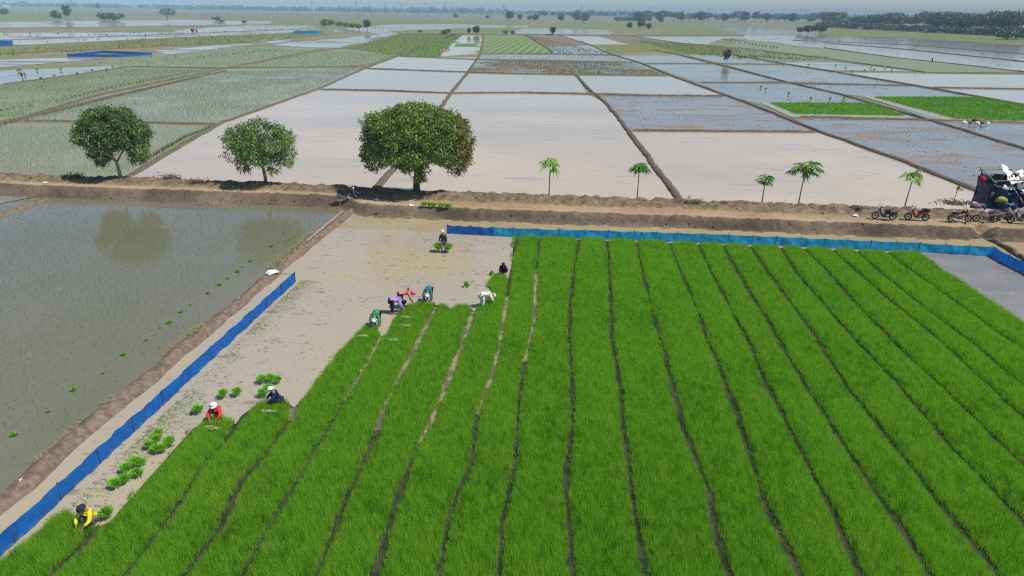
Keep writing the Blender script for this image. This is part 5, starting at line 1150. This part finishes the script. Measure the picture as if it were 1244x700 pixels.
for i in range(26):
    x = 772+i*9+random.uniform(-3, 3); y = 26.5+(x-780)*.010+random.uniform(-.5, .6); h = 9.5+random.uniform(-1.5, 2)
    place(rain if i % 3 else rnd, x, y, h, ORD[i]+' dark tree from the left in the dense row right of centre', 'dark trees in the row right of centre', i, 1.0)
for i in range(14):
    x = 655+i*9+random.uniform(-3, 3); place(rnd, x, 20.5+random.uniform(-.4, .4), 5.5+random.uniform(-1, 1.2), ORD[i]+' small dark tree from the left in the thin row on the central horizon', 'small trees at the centre of the horizon', i, 1.5)
lone = [(619, 25, 9, 0), (631, 25, 6, 0), (644, 26, 5.5, 0), (651, 26, 7, 0), (681, 27, 7.5, 0), (699, 27.5, 9, 0), (711, 27.5, 9, 0), (765, 35.5, 6.5, 0), (778, 36, 9, 0), (788, 36, 6.5, 0), (803, 28, 5, 0)]
for i, (x, y, h, _) in enumerate(lone): place(rnd, x, y, h, ORD[i]+' small round tree from the left in the green fields beyond the centre bund', 'lone round trees beyond the centre bund', i, 1.15)
for i, x in enumerate((750, 757, 764, 770, 776, 782, 788)): place(bsh, x, 26, 4.5, ORD[i]+' low bush from the left in the short hedge row right of centre', 'low hedge bushes right of centre', 0, .8)
place(rnd, 672, 43, 8.5, 'dark round tree standing on the centre bund above the stubble field', None, 1, .95)
place(rnd, 579, 42, 9, 'dark round tree on the centre bund beside the thin green one', None, 0, 1.0); place(rnd, 570, 42.5, 7, 'thin green tree on the centre bund left of the dark one', None, 2, .7)
place(rnd, 446, 36, 9.5, 'dark tree by the posts left of centre in the far fields', None, 1, 1.05); place(rnd, 553, 23, 5, 'lone distant tree against the brown field left of centre', None, 2, 1.0); place(rnd, 592, 23, 3.5, 'low distant bush against the brown field right of the lone tree', None, 0, 1.4)
for i, (x, y, h) in enumerate(((396, 33, 7), (403, 32, 6), (412, 33, 5), (420, 34, 5), (428, 35, 5), (436, 36, 5))): place(bsh, x, y, h, ORD[i]+' light green shrub from the left, left of the far dark tree', 'light green shrubs left of centre', 1, .8)
for i, (x, y, h) in enumerate(((614, 42, 4), (622, 42, 4), (540, 42, 4), (545, 41, 4.5), (510, 40, 3))): place(bsh, x, y, h, ['scrubby bush below the first lone tree on the centre bund', 'scrubby bush just right of that below the lone trees', 'scrubby bush left of the thin green bund tree', 'taller scrubby bush by the thin green bund tree', 'lowest scrubby bush at the left end of the centre bund'][i], 'scrubby bushes along the centre bund', 1, .9)
place(rnd, 82, 23, 11.5, 'taller dark tree between bushes in the far left fields', None, 1, .75); place(bsh, 68, 23, 7, 'round dark bush left of the taller tree in the far left fields', None, 0, .8)
place(bsh, 128, 24.5, 6.5, 'left bush of the close pair in the far left fields', None, 0, .9); place(bsh, 141, 25, 6.5, 'right bush of the close pair in the far left fields', None, 0, 1.1)
place(rain, 204, 25, 11, 'umbrella shaped green tree alone in the far left fields', None, 2, .9); place(rnd, 120, 12.5, 6, 'small dark tree high in the far left fields', None, 1, .8); place(bsh, 3, 18, 5, 'dark bush at the left edge of the far fields', None, 0, 1.0)
for x, y, h, l in ((263, 25.5, 4, 'low bush among the mud banks far left'), (297, 28, 2.5, 'small dark bush right of the mud banks far left'), (270, 27.5, 2.5, 'lower bush below the mud banks far left')): place(bsh, x, y, h, l, None, 0, 1.0)
place(rnd, 883, 77.5, 14, 'thin young tree leaning by itself in the blue ponds, mirrored in water', None, 2, .62)
for pr in rain+rnd+bsh:
    for c in kids(pr): bpy.data.objects.remove(c)
    bpy.data.objects.remove(pr)
# far-off wood along the horizon
nb = 1500; x = rng.uniform(-4300, 3700, nb); y = rng.uniform(3000, 4200, nb); hh = rng.uniform(11, 21, nb)*(1+.8*fbm(x*.004, y*.002, 3, 3)); ww = rng.uniform(14, 34, nb)
cent = np.repeat(np.c_[x, y, hh*.45], 14, 0)+np.c_[rng.normal(0, 1, nb*14)*np.repeat(ww*.35, 14), rng.normal(0, 6, nb*14), rng.uniform(-.45, .55, nb*14)*np.repeat(hh, 14)]
cc = np.repeat(np.array((.06, .09, .04))*rng.uniform(.6, 1.3, (nb*14*3, 1)), 1, 0)
tag(link('distant_wood', leaf_cloud(cent, 3, 7, 5, 2, 0, cc, 'distant_wood'), M['leaf']), 'long bluish belt of trees along the whole horizon', 'wood', None, 'stuff')
# houses
M['wallw'] = plain('white_plaster', (.72, .70, .66), .9); M['roofr'] = plain('faded_red_tiles', (.38, .16, .11), .9); M['roofg'] = plain('pale_metal_roof', (.62, .64, .66), .6)
def house(px, py, w, d, h, label, roof, tower=0):
    p = at(px, py); k = math.hypot(p[0], p[1])/2000; root = empty('house', label, 'house', (p[0], p[1], -.06), math.atan2(-p[0], p[1])+.2)
    MB().box((0, 0, h/2), (w, d, h)).build('wall', M['wallw'], root)
    MB().add([(-w*.56, -d*.58, h+.02), (w*.56, -d*.58, h+.02), (w*.56, d*.58, h+.02), (-w*.56, d*.58, h+.02), (-w*.5, 0, h+d*.32), (w*.5, 0, h+d*.32)], [(0, 1, 5, 4), (2, 3, 4, 5), (0, 4, 3), (1, 2, 5), (0, 3, 2, 1)]).build('roof', roof, root)
    for i in range(3): MB().box((-w*.3+i*w*.3, -d/2-.02, h*.55), (w*.12, .1, h*.35)).build('window', M['black'], root)
    if tower: MB().box((w*.2, 0, tower/2), (w*.25, w*.25, tower)).build('tower', M['wallw'], root)
house(130, 7, 34, 14, 7, 'long pale house with faded red roof on the far left horizon', M['roofr']); house(8, 8.5, 26, 12, 6, 'red roofed house at the far left edge of the horizon', M['roofr'])
house(270, 10, 24, 12, 7, 'white roofed house on the horizon left of the pylons', M['roofg']); house(333, 12.5, 14, 10, 9, 'narrow white house on the left horizon', M['roofg']); house(352, 13, 22, 12, 7, 'low white house next to the narrow one on the left horizon', M['roofg'])
house(381, 13.5, 12, 10, 12, 'white house with a square tower on the left horizon', M['roofg'], 26); house(963, 23, 24, 12, 7, 'white house among trees right of the row on the horizon', M['roofg']); house(996, 24, 26, 12, 7, 'red roofed house on the horizon left of the rain trees', M['roofr']); house(1205, 26.5, 26, 12, 6, 'pale roofed house behind the right end of the rain trees', M['roofg'])
# pylons
M['steel'] = plain('galvanised_steel', (.20, .21, .22), .6, .3, .2)
def pylon(label, group=None):
    root = empty('pylon', label, 'pylon', (0, 0, 0), 0, group); b = MB(); H_ = 46.0
    leg = lambda z: 4.2*(1-z/H_)**1.25+.55
    for sx_ in (1, -1):
        for sy_ in (1, -1): b.tube([(sx_*leg(z), sy_*leg(z), z) for z in (-.5, 10, 20, 30, 38, 46)], .30, 4)
    zz = [0, 7, 13.5, 19.5, 25, 30, 34.5, 38.5, 42, 46]
    for z0, z1 in zip(zz[:-1], zz[1:]):
        for s_ in (1, -1):
            b.tube([(leg(z0), s_*leg(z0), z0), (-leg(z1), s_*leg(z1), z1)], .14, 3); b.tube([(-leg(z0), s_*leg(z0), z0), (leg(z1), s_*leg(z1), z1)], .14, 3)
            b.tube([(s_*leg(z0), leg(z0), z0), (s_*leg(z1), -leg(z1), z1)], .14, 3); b.tube([(s_*leg(z0), -leg(z0), z0), (s_*leg(z1), leg(z1), z1)], .14, 3)
    b.build('lattice_mast', M['steel'], root)
    for z in (31, 36.5, 42):
        a = MB()
        for s_ in (1, -1): a.tube([(0, s_*.6, z+1.2), (7, 0, z)], .18, 4); a.tube([(0, s_*.6, z+1.2), (-7, 0, z)], .18, 4); a.tube([(0, s_*.6, z-.6), (7, 0, z)], .18, 4); a.tube([(0, s_*.6, z-.6), (-7, 0, z)], .18, 4)
        a.build('cross_arm', M['steel'], root)
    return root
pg = pylon('nearest lattice power pylon at the centre of the horizon'); p = at(612, 18.2); pg.location = (p[0], p[1], 0); pg.rotation_euler = (0, 0, .3)
for i, (x, y) in enumerate(sorted(((706, 19.3), (788, 20.0), (860, 20.5), (922, 21.0), (972, 22.5), (978, 21.5), (1027, 22), (1070, 22.6), (1117, 23.2), (1152, 23.6), (1184, 24), (433, 15.2), (449, 15), (468, 15.3), (488, 15.5), (517, 16), (541, 16.5), (380, 14), (88, 10)))):
    if y < 13.5+.0153*(x-622)+3.6: y = 13.5+.0153*(x-622)+3.6
    p = at(x, y); copy_thing(pg, (p[0], p[1], 0), random.uniform(0, 1.5), ORD[i]+' faint lattice pylon from the left on the hazy horizon', 'faint power pylons along the horizon')
# red hand tractor far left
p = at(236, 39); tr = empty('tractor', 'small orange red tractor working the far left ponds', 'tractor', (p[0], p[1], 0), .4, None, 1.15)
rd = cl('tractor_red', (.65, .13, .06))
MB().loft([(-.1, 1.1, .4, .35, 0), (.8, 1.1, .4, .38, 0), (1.7, 1.0, .34, .32, 0)], 8, .5).build('bonnet', rd, tr); MB().box((-.7, 0, .95), (1.2, .9, .4)).build('chassis', M['black'], tr)
for x, r_ in ((-.8, .75), (1.3, .45)):
    for s in (1, -1): MB().lathe([(r_*.5, -.18), (r_, -.16), (r_, .16), (r_*.5, .18)], 14, (x, s*.75, r_), 'y').build('wheel', M['rubber'], tr)
MB().box((-.7, 0, 2.4), (1.6, 1.5, .1)).build('canopy', rd, tr)
for x in (-1.4, 0):
    for s in (1, -1): MB().tube([(x, s*.65, 1.1), (x, s*.65, 2.36)], .05, 5).build('canopy_post', M['black'], tr)
MB().loft([(-1.3, 1.2, .3, .2, .2), (-1.0, 1.3, .35, .1, 0), (-.7, 1.25, .3, .1, 0)], 8).build('seat', M['vinyl'], tr)
# fence posts in the far left field
for i, px in enumerate(np.linspace(412, 486, 16)):
    p = at(px, 37.5-.02*i); o = MB().tube([(0, 0, -.2), (.05, 0, 1.2), (0, .05, 2.6)], .13, 5).build('stake', M['bamboo'], None, (p[0], p[1], 0)); tag(o, ORD[i]+' bare stake from the left in the row beside the far dark tree', 'stake', 'stakes beside the far dark tree')

# ------------------------------------------------------------------ haze
bpy.ops.mesh.primitive_cube_add(size=1); hz = bpy.context.object; hz.name = 'haze'; hz.dimensions = (10600, 6700, 61.4); hz.location = (0, 3150, 29.6); hz['kind'] = 'stuff'
m = bpy.data.materials.new('haze'); m.use_nodes = True; n = m.node_tree.nodes; l = m.node_tree.links; n.remove(n['Principled BSDF'])
v = n.new('ShaderNodeVolumePrincipled'); v.inputs['Color'].default_value = (.56, .84, 1.0, 1); v.inputs['Density'].default_value = .00027; v.inputs['Anisotropy'].default_value = -.35
l.new(v.outputs[0], n['Material Output'].inputs['Volume']); hz.data.materials.append(m)
